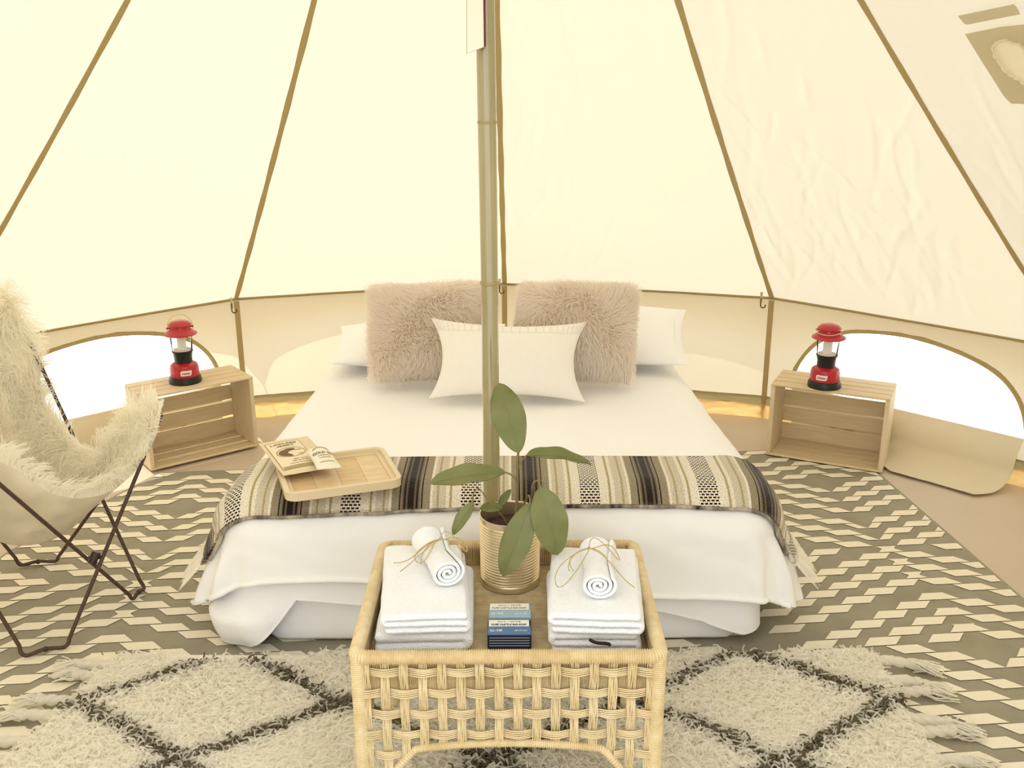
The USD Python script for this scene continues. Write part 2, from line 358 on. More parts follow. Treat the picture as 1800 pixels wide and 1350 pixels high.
for k in range(-5, 7):
    if k in DOOR: continue
    f = VIS.get(k)
    P, n = roof_panel(k, *((110, 200) if f else (14, 30)), folds=f)
    if k == 2:                                          # the roof panel with the patched hole
        pass
    obj('canvas_panel', grid(P), M['canvas'], ceiling, smooth=True)
# the two panels over the open door stop high up
for k in DOOR:
    u, t = np.meshgrid(np.linspace(0, 1, 10), np.linspace(0.66, 1, 12), indexing='ij')
    obj('canvas_panel', grid(roof_pt(k, u, t)), M['canvas'], ceiling, smooth=True)
# (the canvas beside the doorway is drawn back a little from its seam)
for k, u0, u1 in ((4, .90, 1), (-5, 0, .10)):
    u, t = np.meshgrid(np.linspace(u0, u1, 5), np.linspace(.66, 1, 12), indexing='ij')
    obj('canvas_panel', grid(roof_pt(k, u, t)), M['canvas'], ceiling, smooth=True)
for k in range(-5, 7):                                  # seam tape up every seam
    t = np.linspace(0.0 if k not in (5, -5, 6) else 0.66, 0.985, 60)
    c = roof_pt(k, np.zeros_like(t), t)
    side = A([math.cos(A0 + k * ST), -math.sin(A0 + k * ST), 0])
    nin = -A([math.sin(A0 + k * ST), math.cos(A0 + k * ST), 1.07]); nin /= np.linalg.norm(nin)
    w = np.minimum(0.011, 0.4 * (1 - t) * .65)[:, None]
    w = w * (1 + 0.12 * np.sin(t * 70 + k))[:, None]
    P = np.stack([c + side * w * s + nin * h for s, h in ((-1, .0005), (-.9, .004), (.9, .004), (1, .0005))], 0)
    obj('seam_tape', grid(P), M['seam_tape'], ceiling, smooth=40)
# scalloped overhang outside the wall, pulled out at the corners, with its guy ropes
for k in range(-5, 7):
    if k in DOOR: continue
    u, t = np.meshgrid(np.linspace(.10 if k == -5 else 0, .90 if k == 4 else 1, 33), np.linspace(0, 1, 5), indexing='ij')
    e = corner(k) * (1 - u[..., None]) + corner(k + 1) * u[..., None]
    nrm = corner(k, 0) + corner(k + 1, 0); nrm /= np.linalg.norm(nrm)
    rad = e * [1, 1, 0]; rad /= np.linalg.norm(rad, axis=-1, keepdims=True)
    o = (0.085 + 0.075 * np.abs(2 * u - 1) ** 2.2 + 0.045 * np.exp(-(np.minimum(u, 1 - u) / .035) ** 2)) * t
    P = e + rad * o[..., None]; P[..., 2] -= o * 1.0; P[..., 2] += 0.003
    obj('eave_valance', grid(P), M['canvas'], ceiling, smooth=True)
for k in range(-5, 7):
    e = corner(k, ZW - .2, R + .2)
    obj('guy_rope', tube([e, corner(k, -0.01, R + .95)], 0.004, 6), M['rope'], ceiling)
# piping where the roof meets the wall
for k in range(-5, 7):
    if k in DOOR: continue
    u = np.linspace(0, 1, 40)
    c = corner(k) * (1 - u[:, None]) + corner(k + 1) * u[:, None]
    nrm = corner(k, 0) + corner(k + 1, 0); nrm /= np.linalg.norm(nrm)
    c = c - nrm * 0.006; c[:, 2] += 0.004 * np.sin(u * PI) + 0.002 * fbm(np.column_stack([u * 9, u * 0 + k, u * 0]), 2, 3)
    obj('trim_eave', tube(c, 0.0065, 6), M['piping'], ceiling)
obj('peak_cap', lathe([(0.0, ZA + .02), (.09, ZA - .02), (.10, ZA - .10), (.0, ZA - .09)], 24), M['seam_tape'], ceiling)

walls = {}
for nm, ks, lb in (('wall_back', (-1, 0), 'low cream canvas wall behind the bed'), ('wall_left', (-2, -3, -4), 'low cream canvas wall along the left'), ('wall_right', (1, 2, 3), 'low cream canvas wall along the right'), ('wall_front', (-5, 4), 'low cream canvas wall beside the doorway')):
    walls[nm] = (thing(nm, lb, None, kind='structure'), ks)
win_uv = [(.11, .20), (.125, .29), (.155, .36), (.2, .425), (.25, .465), (.3, .492), (.38, .512), (.46, .522), (.54, .522), (.62, .51), (.7, .488), (.76, .463), (.81, .43), (.85, .385), (.88, .33), (.898, .27), (.908, .20)]
WL = 2 * R * math.sin(ST / 2)
def wall_pt(k, u, z, inn=0.0):
    c0_, c1_ = corner(k, 0), corner(k + 1, 0)
    n = c0_ + c1_; n = n / np.linalg.norm(n)
    u = np.asarray(u, float); z = np.asarray(z, float)
    p = c0_ * (1 - u[..., None]) + c1_ * u[..., None]
    p = p - n * np.asarray(inn)[..., None] if np.ndim(inn) else p - n * inn
    p[..., 2] = z
    return p
def wall_mesh(k, hole):
    if not hole:
        u, z = np.meshgrid(np.linspace(0, 1, 60), np.linspace(ZB, ZW, 28), indexing='ij')
        inn = 0.012 * fbm(np.stack([u * 5, z * 5, u * 0 + k], -1), 3, 7) * np.minimum(1, (ZW - z) / .1) * np.minimum(1, np.minimum(u, 1 - u) / .05)
        return grid(wall_pt(k, u, z, inn))
    poly = sbox(0, ZB, WL, ZW).difference(Polygon([(u * WL, z) for u, z in smoothpath(win_uv, 60)]))
    parts = []
    for i in range(24):
        g = poly.intersection(sbox(i * WL / 24, ZB, (i + 1) * WL / 24, ZW))
        for q in getattr(g, 'geoms', [g]):
            if q.geom_type == 'Polygon' and q.area > 1e-7:
                v, f = trimesh.creation.triangulate_polygon(q, engine='earcut'); parts.append(trimesh.Trimesh(np.column_stack([v, np.zeros(len(v))]), f))
    m = cat(parts); m.merge_vertices()
    return trimesh.Trimesh(wall_pt(k, m.vertices[:, 0] / WL, m.vertices[:, 1]), m.faces, process=False)
wn = 0
for nm, (root, ks) in walls.items():
    for k in ks:
        hole = k in (-2, 1)
        obj('canvas_panel', wall_mesh(k, hole), M['wall_canvas'], root, smooth=True)
        # narrow dark webbing down the corner seams, a cross tab low down, the hem strap
    for k in sorted(set(ks) | {x + 1 for x in ks}):
        if nm == 'wall_back' and k in (-1, 1): continue
        if nm == 'wall_front': continue
        z = np.linspace(0.005, ZW - .01, 20)
        c = np.stack([corner(k, q, R - .006) for q in z]); side = A([math.cos(A0 + k * ST), -math.sin(A0 + k * ST), 0]); ni = -A([math.sin(A0 + k * ST), math.cos(A0 + k * ST), 0])
        P = np.stack([c + side * s * .0125 + ni * h for s, h in ((-1, 0), (-.9, .003), (.9, .003), (1, 0))], 0)
        obj('seam_webbing', grid(P), M['seam_tape'], root)
def strip(k, z0, z1, inn, w=60, wob=0.0, seed=0):
    u, z = np.meshgrid(np.linspace(0, 1, w), np.linspace(z0, z1, 8), indexing='ij')
    i_ = inn + wob * fbm(np.stack([u * 14, z * 40, u * 0 + k], -1), 3, seed)
    return grid(wall_pt(k, u, z, i_))
for nm, ks in (('baseboard_back', (-1, 0)), ('baseboard_left', (-2, -3, -4)), ('baseboard_right', (1, 2, 3)), ('baseboard_front', (-5, 4))):
    b = thing(nm, f'olive canvas hem and plastic ground lip along the {nm[10:]} wall', None, kind='structure')
    for k in ks:
        obj('hem_strip', strip(k, 0.068, 0.112, 0.004, wob=.012, seed=5), M['mud_flap'], b, smooth=True)
        obj('ground_lip', strip(k, 0.0, 0.075, 0.014, wob=.03, seed=9), M['pvc_rim'], b, smooth=True)
# windows: piped edge, and the unzipped flap hanging in to the floor
for wnm, k, lb in (('window_1', -2, 'arched open window left of the bed behind the left crate'), ('window_2', 1, 'arched open window on the right behind the right crate')):
    w = thing(wnm, lb, None, kind='structure')
    c = smoothpath(win_uv, 70)
    rng = np.random.default_rng(3 + k)
    cc = wall_pt(k, c[:, 0], c[:, 1], 0.005 + 0.004 * fbm(np.column_stack([c * 30, c[:, :1] * 0]), 2, 4))
    # flat binding band around the arch
    tgn = np.gradient(c * [WL, 1], axis=0); nn = np.column_stack([-tgn[:, 1], tgn[:, 0]]); nn /= np.linalg.norm(nn, axis=1, keepdims=True)
    bw = 0.013 + 0.006 * fbm(np.column_stack([c * 25, c[:, :1] * 0 + 2]), 2, 4)
    P = np.stack([wall_pt(k, c[:, 0] + nn[:, 0] * bw * s / WL, c[:, 1] + nn[:, 1] * bw * s, h) for s, h in ((-.35, .001), (-.25, .007), (.9, .007), (1, .001))], 0)
    obj('edge_binding', grid(P), M['seam_tape'], w, smooth=40)
    # flap
    n = 70; u = np.linspace(.115, .905, n)
    rows = []
    for j, s in enumerate(np.linspace(0, 1, 16)):
        sq = s * 0.285
        out = 0.008 + (0.05 * np.sin(min(s / .35, 1) * PI / 2) if s < .5 else 0.05 + (s - .5) * .36)
        z = max(0.20 - sq * 0.98, 0.012) if s < .62 else max(0.20 - .62 * .285 * .98 - (s - .62) * .10, 0.010)
        uu = .51 + (u - .51) * (1 - 0.05 * s ** 2 - .10 * s ** 6)
        wob = 0.012 * fbm(np.column_stack([u * 9, u * 0 + s * 2, u * 0 + k]), 3, 8) * s
        away = np.clip((uu - .36) / .22, 0.0, 1) if k == 1 else np.clip((.50 - uu) / .16, 0.0, 1)     # it stays against the wall behind the crate
        P_ = wall_pt(k, uu, np.full(n, z) + np.abs(wob) * .5, .010 + (out + wob - .010) * (.10 + .90 * away))
        rows.append(P_)
    obj('window_flap', thick(np.stack(rows, 1), 0.002), M['flap_canvas'], w, smooth=True, label='unzipped canvas flap hanging down to the floor')
# vent patch on the right-hand roof panel: darker doubled canvas with a pale torn oval, a strip above it
def on_roof(k, px, py, off=0.006):
    """The point of roof panel k's plane along the pixel's ray (used to read the patch off the photograph)."""
    a, b, c = corner(k), corner(k + 1), A([0, 0, ZA - 0.0])
    n = np.cross(b - a, c - a); n /= np.linalg.norm(n)
    if n @ (A([0, 0, 1.0]) - a) < 0: n = -n
    d = fw + (px - 900) / FPX * r2 - (py - 675) / FPX * u2
    t = ((a + n * off - CAM) @ n) / (d @ n)
    return CAM + t * d
def sheet_from_px(k, pts, off, n=40, amp=0.0, seed=0):
    P = A([on_roof(k, *p, off) for p in pts]); c = P.mean(0)
    L = lin(np.vstack([P, P[:1]]), n)[:-1]
    rings = np.stack([c + (L - c) * s for s in np.linspace(0.02, 1, 10)], 1)
    if amp: rings = rings + amp * np.stack([fbm(rings * 18 + q, 3, seed + q) for q in range(3)], -1)
    return grid(rings, closed_u=True)
SAGK = 0.03
obj('vent_strip', sheet_from_px(2, [(1683, 28), (1784, 7), (1794, 25), (1697, 44)], .05), M['patch_canvas'], ceiling, smooth=True)
patch = [(1696, 60), (1760, 47), (1850, 38), (1930, 200), (1850, 190), (1790, 182), (1778, 183), (1765, 170), (1727, 110)]
patch_line = patch
oval = [(1747 + 0, 88), (1753, 75), (1768, 72), (1785, 76), (1803, 90), (1822, 118), (1826, 140), (1812, 146), (1793, 144), (1775, 130), (1757, 112)]
lo_, li_ = A([on_roof(2, *p, .046) for p in patch]), A([on_roof(2, *p, .046) for p in oval]); cc_ = li_.mean(0)
def by_angle(L, n=160):
    L = lin(np.vstack([L, L[:1]]), 800)[:-1]; e1 = lo_[1] - lo_[0]; e1 /= np.linalg.norm(e1); nn_ = np.cross(lo_[1] - lo_[0], lo_[3] - lo_[0]); e2 = np.cross(nn_, e1); e2 /= np.linalg.norm(e2)
    an = np.arctan2((L - cc_) @ e2, (L - cc_) @ e1); o = np.argsort(an); t = np.linspace(-PI, PI, n)
    return np.stack([np.interp(t, an[o], L[o, q], period=2 * PI) for q in range(3)], 1)
ro, ri = by_angle(lo_), by_angle(li_)
obj('vent_patch', grid(np.stack([ri + (ro - ri) * f for f in np.linspace(0, 1, 6)], 0)), M['patch_canvas'], ceiling, smooth=True)
obj('vent_cover', sheet_from_px(2, oval, .040, 60, .010, 5), M['patch_light'], ceiling, smooth=True)
obj('vent_edge', tube(smoothpath(A([on_roof(2, *p, .062) for p in oval + oval[:1]]), 80) + .010 * np.stack([fbm(np.column_stack([np.arange(80) * .7, np.zeros(80) + q, np.zeros(80)]), 2, q) for q in range(3)], -1), .0032, 5), M['patch_light'], ceiling)

# floor and the ground outside
fl = [(0.0, 0.0)]
th = np.arange(NP) * ST + A0
rows = [np.column_stack([rr * np.sin(np.linspace(0, 2 * PI, 121)), rr * np.cos(np.linspace(0, 2 * PI, 121)), np.full(121, zz)]) for rr, zz in ((0.001, 0), (.8, 0), (1.6, 0), (2.2, 0), (2.405, 0.0))]
obj('floor', grid(np.stack(rows, 0)[:, ::-1]), M['groundsheet'], smooth=True, label='tan plastic groundsheet of the tent', kind='structure')
lipring = []
for k in range(-6, 6):
    pass
gp = trimesh.creation.revolve([(0.0, -.012), (40, -.012)], sections=48)
obj('ground', gp, M['sand'], smooth=False, label='pale sunlit sandy ground outside the tent', kind='structure')
# ring of groundsheet from the round floor out to the twelve-sided wall
r_in = np.stack([A([2.40 * math.sin(a), 2.40 * math.cos(a), 0.0]) for a in np.linspace(0, 2 * PI, 145) + A0])
def wall_r(a):
    q = (a - A0) % ST - ST / 2
    return (R - .012) * math.cos(ST / 2) / math.cos(q)
r_out = np.stack([A([wall_r(a) * math.sin(a), wall_r(a) * math.cos(a), 0.004]) for a in np.linspace(0, 2 * PI, 145) + A0])
obj('floor_edge', grid(np.stack([r_out, r_in], 0)), M['groundsheet'], smooth=True, label='outer ring of the tan groundsheet under the tent wall', kind='structure')
# door behind the camera: flaps tied back along the seams
d = thing('door_1', 'open tent doorway with its canvas flaps tied back', None, kind='structure')
for k, s in ((5, 1), (7, -1)):
    t = np.linspace(0.02, .66, 40); c = roof_pt(k if k == 5 else -5, np.zeros(40), t)
    rad = 0.030 + .006 * np.sin(t * 60)
    kk = k if k == 5 else -5
    away = A([math.cos(A0 + kk * ST), -math.sin(A0 + kk * ST), 0]) * (-.07 if k == 5 else .07)
    obj('rolled_flap', tube(c + away + A([math.sin(A0 + kk * ST) * .05, math.cos(A0 + kk * ST) * .05, .05]), rad, 12), M['canvas'], d, smooth=True)

# ------------------------------------------------------------------ central pole and what hangs on it
pole = thing('tent_pole', 'glossy olive bamboo centre pole standing at the foot of the bed', 'tent pole')
zs = np.linspace(0.05, ZA - .03, 120)
obj('shaft', tube(np.column_stack([0.003 * np.sin(zs * 2), zs * 0, zs]), 0.0215 + 0.0006 * np.sin(zs * 5), 28), M['bamboo'], pole, smooth=50)
for py in (497, 215):
    z = at_px(854, py, Y=0)[2]
    obj('node_ring', T(lathe([(.0205, -.005), (.0225, -.003), (.0230, 0), (.0225, .003), (.0205, .005)], 28), (0.003 * math.sin(z * 2), 0, z)), M['bamboo_ring'], pole)
obj('foot', lathe([(0, .026), (.036, .026), (.036, .033), (.025, .05), (0, .05)], 24), M['hook_metal'], pole)
P_ = [at_px(x, y, Y=-.045) for x, y in ((820, 95), (851, 83), (848, -140), (820, -140))]
bo = thing('hanging_board', 'cream board with thin brown edge hung high on the centre pole', 'sign board')
def slab(P4, t, back):
    P4 = A(P4); n = np.cross(P4[1] - P4[0], P4[3] - P4[0]); n /= np.linalg.norm(n)
    if n[1] < 0: n = -n
    a = np.vstack([P4 + n * back, P4 + n * (back + t)])
    return trimesh.Trimesh(*_hull(a))
Pf = A(P_); c = Pf.mean(0)
Pb = Pf + A([0.0, .0, 0]); ins = Pf + (c - Pf) * A([.07, 1, .006])
obj('face', slab(ins, .003, -.0015), M['board_face'], bo)
obj('edge_frame', slab(Pf, .006, .0005), M['board_edge'], bo, label='thin brown edge of the board')
P2 = Pf.copy(); P2[:, 0] += [.004, .0035, .0045, .004]; P2[:, 2] += [.012, .002, 0, 0]
obj('backing', slab(P2, .012, .007), M['board_back'], bo, label='dark red backing')

# hooks at the eave
def hook(px, py, label):
    """A small metal J hanging on a loop of tape just inside the wall."""
    d_ = fw + (px - 900) / FPX * r2 - (py - 675) / FPX * u2
    best = min(np.linspace(3.5, 5.5, 800), key=lambda t: abs(np.hypot(*(CAM + t * d_)[:2]) - 2.44))
    p = CAM + best * d_
    h = thing('eave_hook', label, 'hook', tuple(p), math.atan2(-p[0], p[1]))
    a = np.linspace(0, PI * 1.15, 14)
    J = np.vstack([[[-.011, 0, .035], [-.011, 0, .012]], np.column_stack([-.011 * np.cos(a), a * 0, -.011 * np.sin(a)])])
    obj('metal_hook', tube(J, .0028, 7), M['hook_metal'], h)
    obj('tape_loop', bx(-.016, -.004, -.001, .001, .012, .062), M['canvas'], h)
hook(412, 546, 'small metal hook at the eave above the left crate, leftmost of three')
hook(882, 512, 'small metal hook at the eave between the two fluffy pillows')
hook(1341, 537, 'small metal hook at the eave to the left of the right lantern')

# ------------------------------------------------------------------ woven kilim rug on the groundsheet
TH = math.radians(5.2)
kx, ky = A([math.cos(TH), math.sin(TH)]), A([-math.sin(TH), math.cos(TH)])
KC = A([1.55, 1.742])                                   # its back right corner
rugpoly = Polygon([(0, 0), (-2.98, 0), (-3.33, -.68), (-3.46, -1.2), (-3.46, -3.1), (0.0, -3.1)])
rug = thing('kilim_rug', 'large flat grey-green woven rug with cream parallelograms under the bed', 'rug', (KC[0], KC[1], 0.0), TH)
def rug_wave(x, y): return 0.004 + 0.004 * (fbm(np.stack([x * 2.2, y * 2.2, x * 0], -1), 2, 11) + .5)
def flat_mesh(polys, zoff, cell=None):
    parts = []
    for g in polys:
        for q in getattr(g, 'geoms', [g]):
            if q.geom_type == 'Polygon' and q.area > 1e-6:
                v, f = trimesh.creation.triangulate_polygon(q, engine='earcut'); parts.append(trimesh.Trimesh(np.column_stack([v, np.zeros(len(v))]), f, process=False))
    m = cat(parts); v = m.vertices.copy(); v[:, 2] = rug_wave(v[:, 0], v[:, 1]) + zoff
    return trimesh.Trimesh(v, m.faces, process=False)
cells = []
for i in range(-36, 1):
    for j in range(-32, 1):
        cells.append(rugpoly.intersection(sbox(i * .1, j * .1, i * .1 + .1, j * .1 + .1)))
base = flat_mesh([c for c in cells if not c.is_empty], 0.0); base.merge_vertices()
obj('weave', base, M['kilim_grey'], rug, smooth=True)
edge = A(rugpoly.exterior.coords); edge = lin(edge, 200)
lo = np.column_stack([edge, np.full(200, 0.0)]); hi = np.column_stack([edge, rug_wave(edge[:, 0], edge[:, 1])])
obj('bound_edge', grid(np.stack([hi, lo], 0)), M['kilim_grey'], rug, smooth=False)
quads = []
rh, pw, MW, MH = .047, .096, 2 * 6.6 * .096, 13                 # row height, piece width, motif width, motif half-height in rows
for j in range(-2, 68):
    y1, y0 = -j * rh - .008, -(j + 1) * rh - .003
    jj = ((j + 6) % (2 * MH)) - MH                      # -MH..MH-1 within the motif
    s = 1 if jj >= 0 else -1
    for m_ in range(-4, 2):
        xc = m_ * MW + .36
        for side in (-1, 1):
            lim = MW / 2
            lim = 6.6 * pw
            for q in range(0, 3):
                a0 = (q * 2 * pw + abs(jj) * pw * .98) % lim; a1 = min(a0 + pw, lim)
                if a1 - a0 < .012: continue
                sk = s * pw * .38
                pts = [(xc + side * a0, y0), (xc + side * a1, y0), (xc + side * (a1 - sk), y1), (xc + side * (a0 - sk), y1)]
                g = Polygon(pts).intersection(rugpoly.buffer(-.012))
                if not g.is_empty:
                    # cut along a small grid so that the pieces follow the rug's waves
                    quads.append(g)
obj('woven_motif', flat_mesh(quads, 0.0022), M['kilim_cream'], rug, smooth=True, label='cream woven parallelograms of the rug')
FZ = 0.0115

# ------------------------------------------------------------------ bed, comforter, throw
BX, Y0, Y1, ZT = 0.02, 0.125, 2.12, 0.475
def rbox2(x0, x1, y0, y1, r, n=6):
    p = []
    for cx, cy, a0 in ((x1 - r, y1 - r, 0), (x0 + r, y1 - r, PI / 2), (x0 + r, y0 + r, PI), (x1 - r, y0 + r, 1.5 * PI)):
        for a in np.linspace(0, PI / 2, n): p.append((cx + r * math.cos(a0 + a), cy + r * math.sin(a0 + a)))
    return A(p)
def soft_block(x0, x1, y0, y1, z0, z1, r=.06, b=.03, wob=0.0, seed=0, flare=0.0, nz=10):
    """A rounded upholstered block."""
    ring = lin(np.vstack([rbox2(x0, x1, y0, y1, r), rbox2(x0, x1, y0, y1, r)[:1]]), 221)[:-1]
    c = A([(x0 + x1) / 2, (y0 + y1) / 2])
    rows = []
    prof = [(1 - b * 6, z0), (1 - b * .1, z0 + b * .1)] + [(1 + flare * 0, z) for z in np.linspace(z0 + b, z1 - b, nz)] + [(0, z1)]
    hx, hy = (x1 - x0) / 2, (y1 - y0) / 2
    def inset(d): return c + (ring - c) * A([1 - d / hx, 1 - d / hy])
    rows.append((inset(b * 2), z0))
    for a in np.linspace(0, PI / 2, 5): rows.append((inset(b * (1 - math.sin(a))), z0 + b * (1 - math.cos(a))))
    for z in np.linspace(z0 + b, z1 - b, nz)[1:-1]: rows.append((inset(0), z))
    for a in np.linspace(0, PI / 2, 5): rows.append((inset(b * (1 - math.cos(a))), z1 - b + b * math.sin(a)))
    for d in np.linspace(b, min(hx, hy) * .98, 5)[1:]: rows.append((inset(d), z1))
    P = np.stack([np.column_stack([r_, np.full(len(r_), z)]) for r_, z in rows], 1)
    if wob: P = P + wob * np.stack([fbm(P * 5 + k, 3, seed + k) for k in range(3)], -1)
    m = grid(P, closed_u=True); n = len(P); nb = P.shape[1]
    V = np.vstack([m.vertices, P[:, 0].mean(0), P[:, -1].mean(0)])
    i = np.arange(n); i1 = (i + 1) % n
    F = np.vstack([m.faces, np.stack([i * nb, i1 * nb, np.full(n, n * nb)], 1)[:, ::-1], np.stack([i * nb + nb - 1, i1 * nb + nb - 1, np.full(n, n * nb + 1)], 1)])
    t = trimesh.Trimesh(V, F, process=False); t.fix_normals(); return t
bed = thing('bed', 'wide low bed made up in white behind the centre pole', 'bed')
obj('bed_base', soft_block(BX - .685, BX + .70, .172, 2.06, FZ, .225, .05, .014, .003, 1), M['white_cotton'], bed, smooth=60)
obj('mattress', soft_block(BX - .66, BX + .66, .24, 2.08, .226, .43, .08, .05), M['white_cotton'], bed, smooth=60)
def halfw(y): return np.interp(y, [.1, .35, 1.5, 2.2], [.80, .80, .735, .72])
RAD = .13
def drape(sx, sy, off=0.0, flare=.42):
    """Where the point (sx, sy) of a flat sheet laid over the bed comes to rest."""
    a = halfw(sy) - RAD
    ax = np.abs(sx); dx = np.maximum(ax - a, 0); dy = np.maximum((Y0 + RAD) - sy, 0)
    d = np.hypot(dx, dy); dd = np.maximum(d, 1e-9)
    q = RAD * PI / 2
    th_ = np.minimum(d, q) / RAD; e = np.maximum(d - q, 0)
    out = (RAD + off) * np.sin(th_); fl = flare * e * np.exp(-e * .9); down = RAD * (1 - np.cos(th_)) + e * math.sqrt(1 - .16)
    x = BX + np.sign(sx) * (np.minimum(ax, a) + dx / dd * (out + fl))
    y = np.maximum(sy, Y0 + RAD) - dy / dd * (out + fl * .22)
    z = ZT - down + off * np.cos(th_)
    P = np.stack([x, y, z], -1)
    # the comforter's folds and puffs
    X_, Y_ = sx, sy
    wr = np.clip(d / .12, 0, 1)
    f_ = .020 * fbm(np.stack([X_ * 2.0 + Y_ * 2.5, Y_ * 8 + X_ * 3.0, X_ * 0], -1), 3, 21) * np.clip(d / .2, 0, 1) + .010 * fbm(np.stack([X_ * 5, Y_ * 5, X_ * 0 + 3], -1), 3, 5) * (.15 + .85 * wr)
    cf = np.clip((ax - .68) / .2, 0, 1) * np.clip((Y0 + RAD - sy) / .2, 0, 1)
    ang = np.arctan2(np.maximum(Y0 + RAD - sy, 1e-6), np.maximum(ax - .67, 1e-6))
    f_ = f_ + cf * .022 * np.sin(ang * 10 + np.sign(sx)) * np.clip((d - .18) / .15, 0, 1) + .006
    gx, gy = np.sign(sx) * dx, -dy
    sw = np.minimum(d / q, 1)
    P = P + np.stack([gx / dd * np.maximum(f_, -.004) * sw, gy / dd * np.maximum(f_, -.004) * sw, f_ * (1 - sw) * .5], -1)
    return P, d
sx = np.concatenate([np.linspace(-1.13, -.6, 70), np.linspace(-.6, .6, 90)[1:-1], np.linspace(.6, 1.13, 70)])
sy = np.concatenate([np.linspace(Y0 + RAD - .44, .42, 90), np.linspace(.42, 2.06, 60)[1:]])
SX, SY = np.meshgrid(sx, sy, indexing='ij')
# the front hem is not straight: higher in the middle, lower at the right and at the corners
front_len = .335 + .07 * np.clip((SX - .1) / .6, 0, 1) + .022 * np.sin(SX * 5.2 + 1)
fr = np.clip((Y0 + RAD - SY) / .44, 0, 1)
SYs = np.where(SY < Y0 + RAD, Y0 + RAD - fr * front_len, SY)
_a = halfw(SYs) - RAD; _dx = np.maximum(np.abs(SX) - _a, 0); _dy = np.maximum(Y0 + RAD - SYs, 0); _d = np.maximum(np.hypot(_dx, _dy), 1e-9)
_w = (_dx / _d) ** 2 * np.clip(_dy / .02, 0, 1) + (_dy <= 1e-6)
_cap = np.where(_dy > 1e-6, front_len + (.46 - front_len) * (_dx / _d) ** 3, 9.)
_f = np.minimum(1, _cap / _d)
SX = np.where(_dx > 0, np.sign(SX) * (np.minimum(np.abs(SX), _a) + _dx * _f), SX); SYs = np.where(_dy > 0, Y0 + RAD - _dy * _f, SYs)
P, D = drape(SX, SYs)
P[..., 2] = np.maximum(P[..., 2], .055 + .012 * fbm(P * 9, 2, 3))
com = thing('comforter', 'smooth white comforter spread over the bed and hanging at its foot', 'comforter')
obj('cover', thick(P, .009), M['comforter_cotton'], com, smooth=True)
hemP = P[:, 0][6:-6]
obj('hem', tube(hemP + .003 * np.stack([fbm(hemP * 40 + q, 2, q) for q in range(3)], -1), .0085, 7), M['comforter_cotton'], com, smooth=True, label='puckered hem along the foot')
# the sheet under it hangs a little lower at the foot
cs = np.linspace(0, PI / 2, 12)
skirt = np.vstack([[[-.735, .9], [-.75, .5]], np.column_stack([-.775 + .09 - .09 * np.cos(cs), .225 - .09 * np.sin(cs)]), np.column_stack([.70 + .085 * np.sin(cs), .225 - .09 * np.cos(cs)]), [[.765, .5], [.745, .9]]])
skirt = lin(skirt, 420); tgs = np.gradient(skirt, axis=0); tgs /= np.linalg.norm(tgs, axis=1, keepdims=True); ous = np.column_stack([tgs[:, 1], -tgs[:, 0]])
X_s = skirt[:, 0][:, None]; V_ = np.linspace(0, 1, 22)[None]
left = np.clip((-X_s - .56) / .14, 0, 1); right = np.clip((X_s - .60) / .12, 0, 1)
low = .105 + .055 * np.clip((-X_s - .0) / .3, 0, 1) * (1 - left) + .015 * np.sin(X_s * 7) + .03 * np.exp(-((X_s - .45) / .12) ** 2)
low = low * (1 - left) * (1 - right) + .022 * left + .05 * right
Zs = .31 + (low - .31) * V_
arc_s = np.concatenate([[0], np.cumsum(np.linalg.norm(np.diff(skirt, axis=0), axis=1))])[:, None]
bulge = left * .055 * np.clip((.178 - Zs) / .06, 0, 1) * np.sin(PI * np.clip(.35 + (.18 - Zs) / .28, 0, 1)) * np.clip((.60 - skirt[:, 1][:, None]) / .2, 0, 1) + .014 * left * np.sin(arc_s * 46) * V_ ** 2 + .008 * fbm(np.stack([np.broadcast_to(arc_s * 6, Zs.shape), Zs * 5, Zs * 0], -1), 3, 31) * V_ - .004 * V_ * right - .014 * (1 - V_)
Psk = np.stack([BX - .02 + skirt[:, 0][:, None] + ous[:, 0][:, None] * bulge, skirt[:, 1][:, None] + ous[:, 1][:, None] * bulge + 0 * Zs, Zs + 0 * bulge], -1)
sh = thing('bed_sheet')
obj('sheet_cloth', thick(Psk, .004), M['white_cotton'], sh, smooth=True)
obj('hem', tube(Psk[:, -1], .0045, 6), M['white_cotton'], sh, smooth=True)
tag(sh, 'thin white sheet hanging below the comforter across the foot of the bed', 'sheet')

thr = thing('throw_blanket', 'striped black, grey and cream woven throw across the foot of the bed', 'blanket')
n1, n2 = 260, 26
u = np.linspace(-.955, .965, n1); v = np.linspace(0, 1, n2)
U, V = np.meshgrid(u, v, indexing='ij')
lo = .145 + .012 * np.sin(U * 3.1 + .6) + .012 * fbm(np.stack([U * 6, U * 0, U * 0], -1), 2, 2) - .0 * np.clip((np.abs(U) - .62) / .3, 0, 1)
hi = .405 + .010 * np.cos(U * 2.4) + .006 * fbm(np.stack([U * 8, U * 0 + 5, U * 0], -1), 2, 4) + .05 * np.clip((np.abs(U) - .62) / .3, 0, 1)
W = lo + (hi - lo) * V
def throw_pt(U, W, lift):
    P, D = drape(U, W, off=lift, flare=.42)
    return P
Pt = throw_pt(U, W, .016)
wav = .05 * np.clip((np.abs(U) - .7) / .25, 0, 1) * np.sin(V * 7 + np.sign(U)) * .25
Pt[..., 0] += np.sign(U) * np.abs(wav)
Pb = throw_pt(U, W, .004)
Pb[..., 0] += np.sign(U) * np.abs(wav)
top = Pt; tm, bm = grid(Pt), grid(Pb)
idx = np.arange(n1 * n2).reshape(n1, n2); N = n1 * n2
loop = np.concatenate([idx[0, :-1], idx[:-1, -1], idx[-1, :0:-1], idx[:0:-1, 0]]); l1 = np.roll(loop, -1)
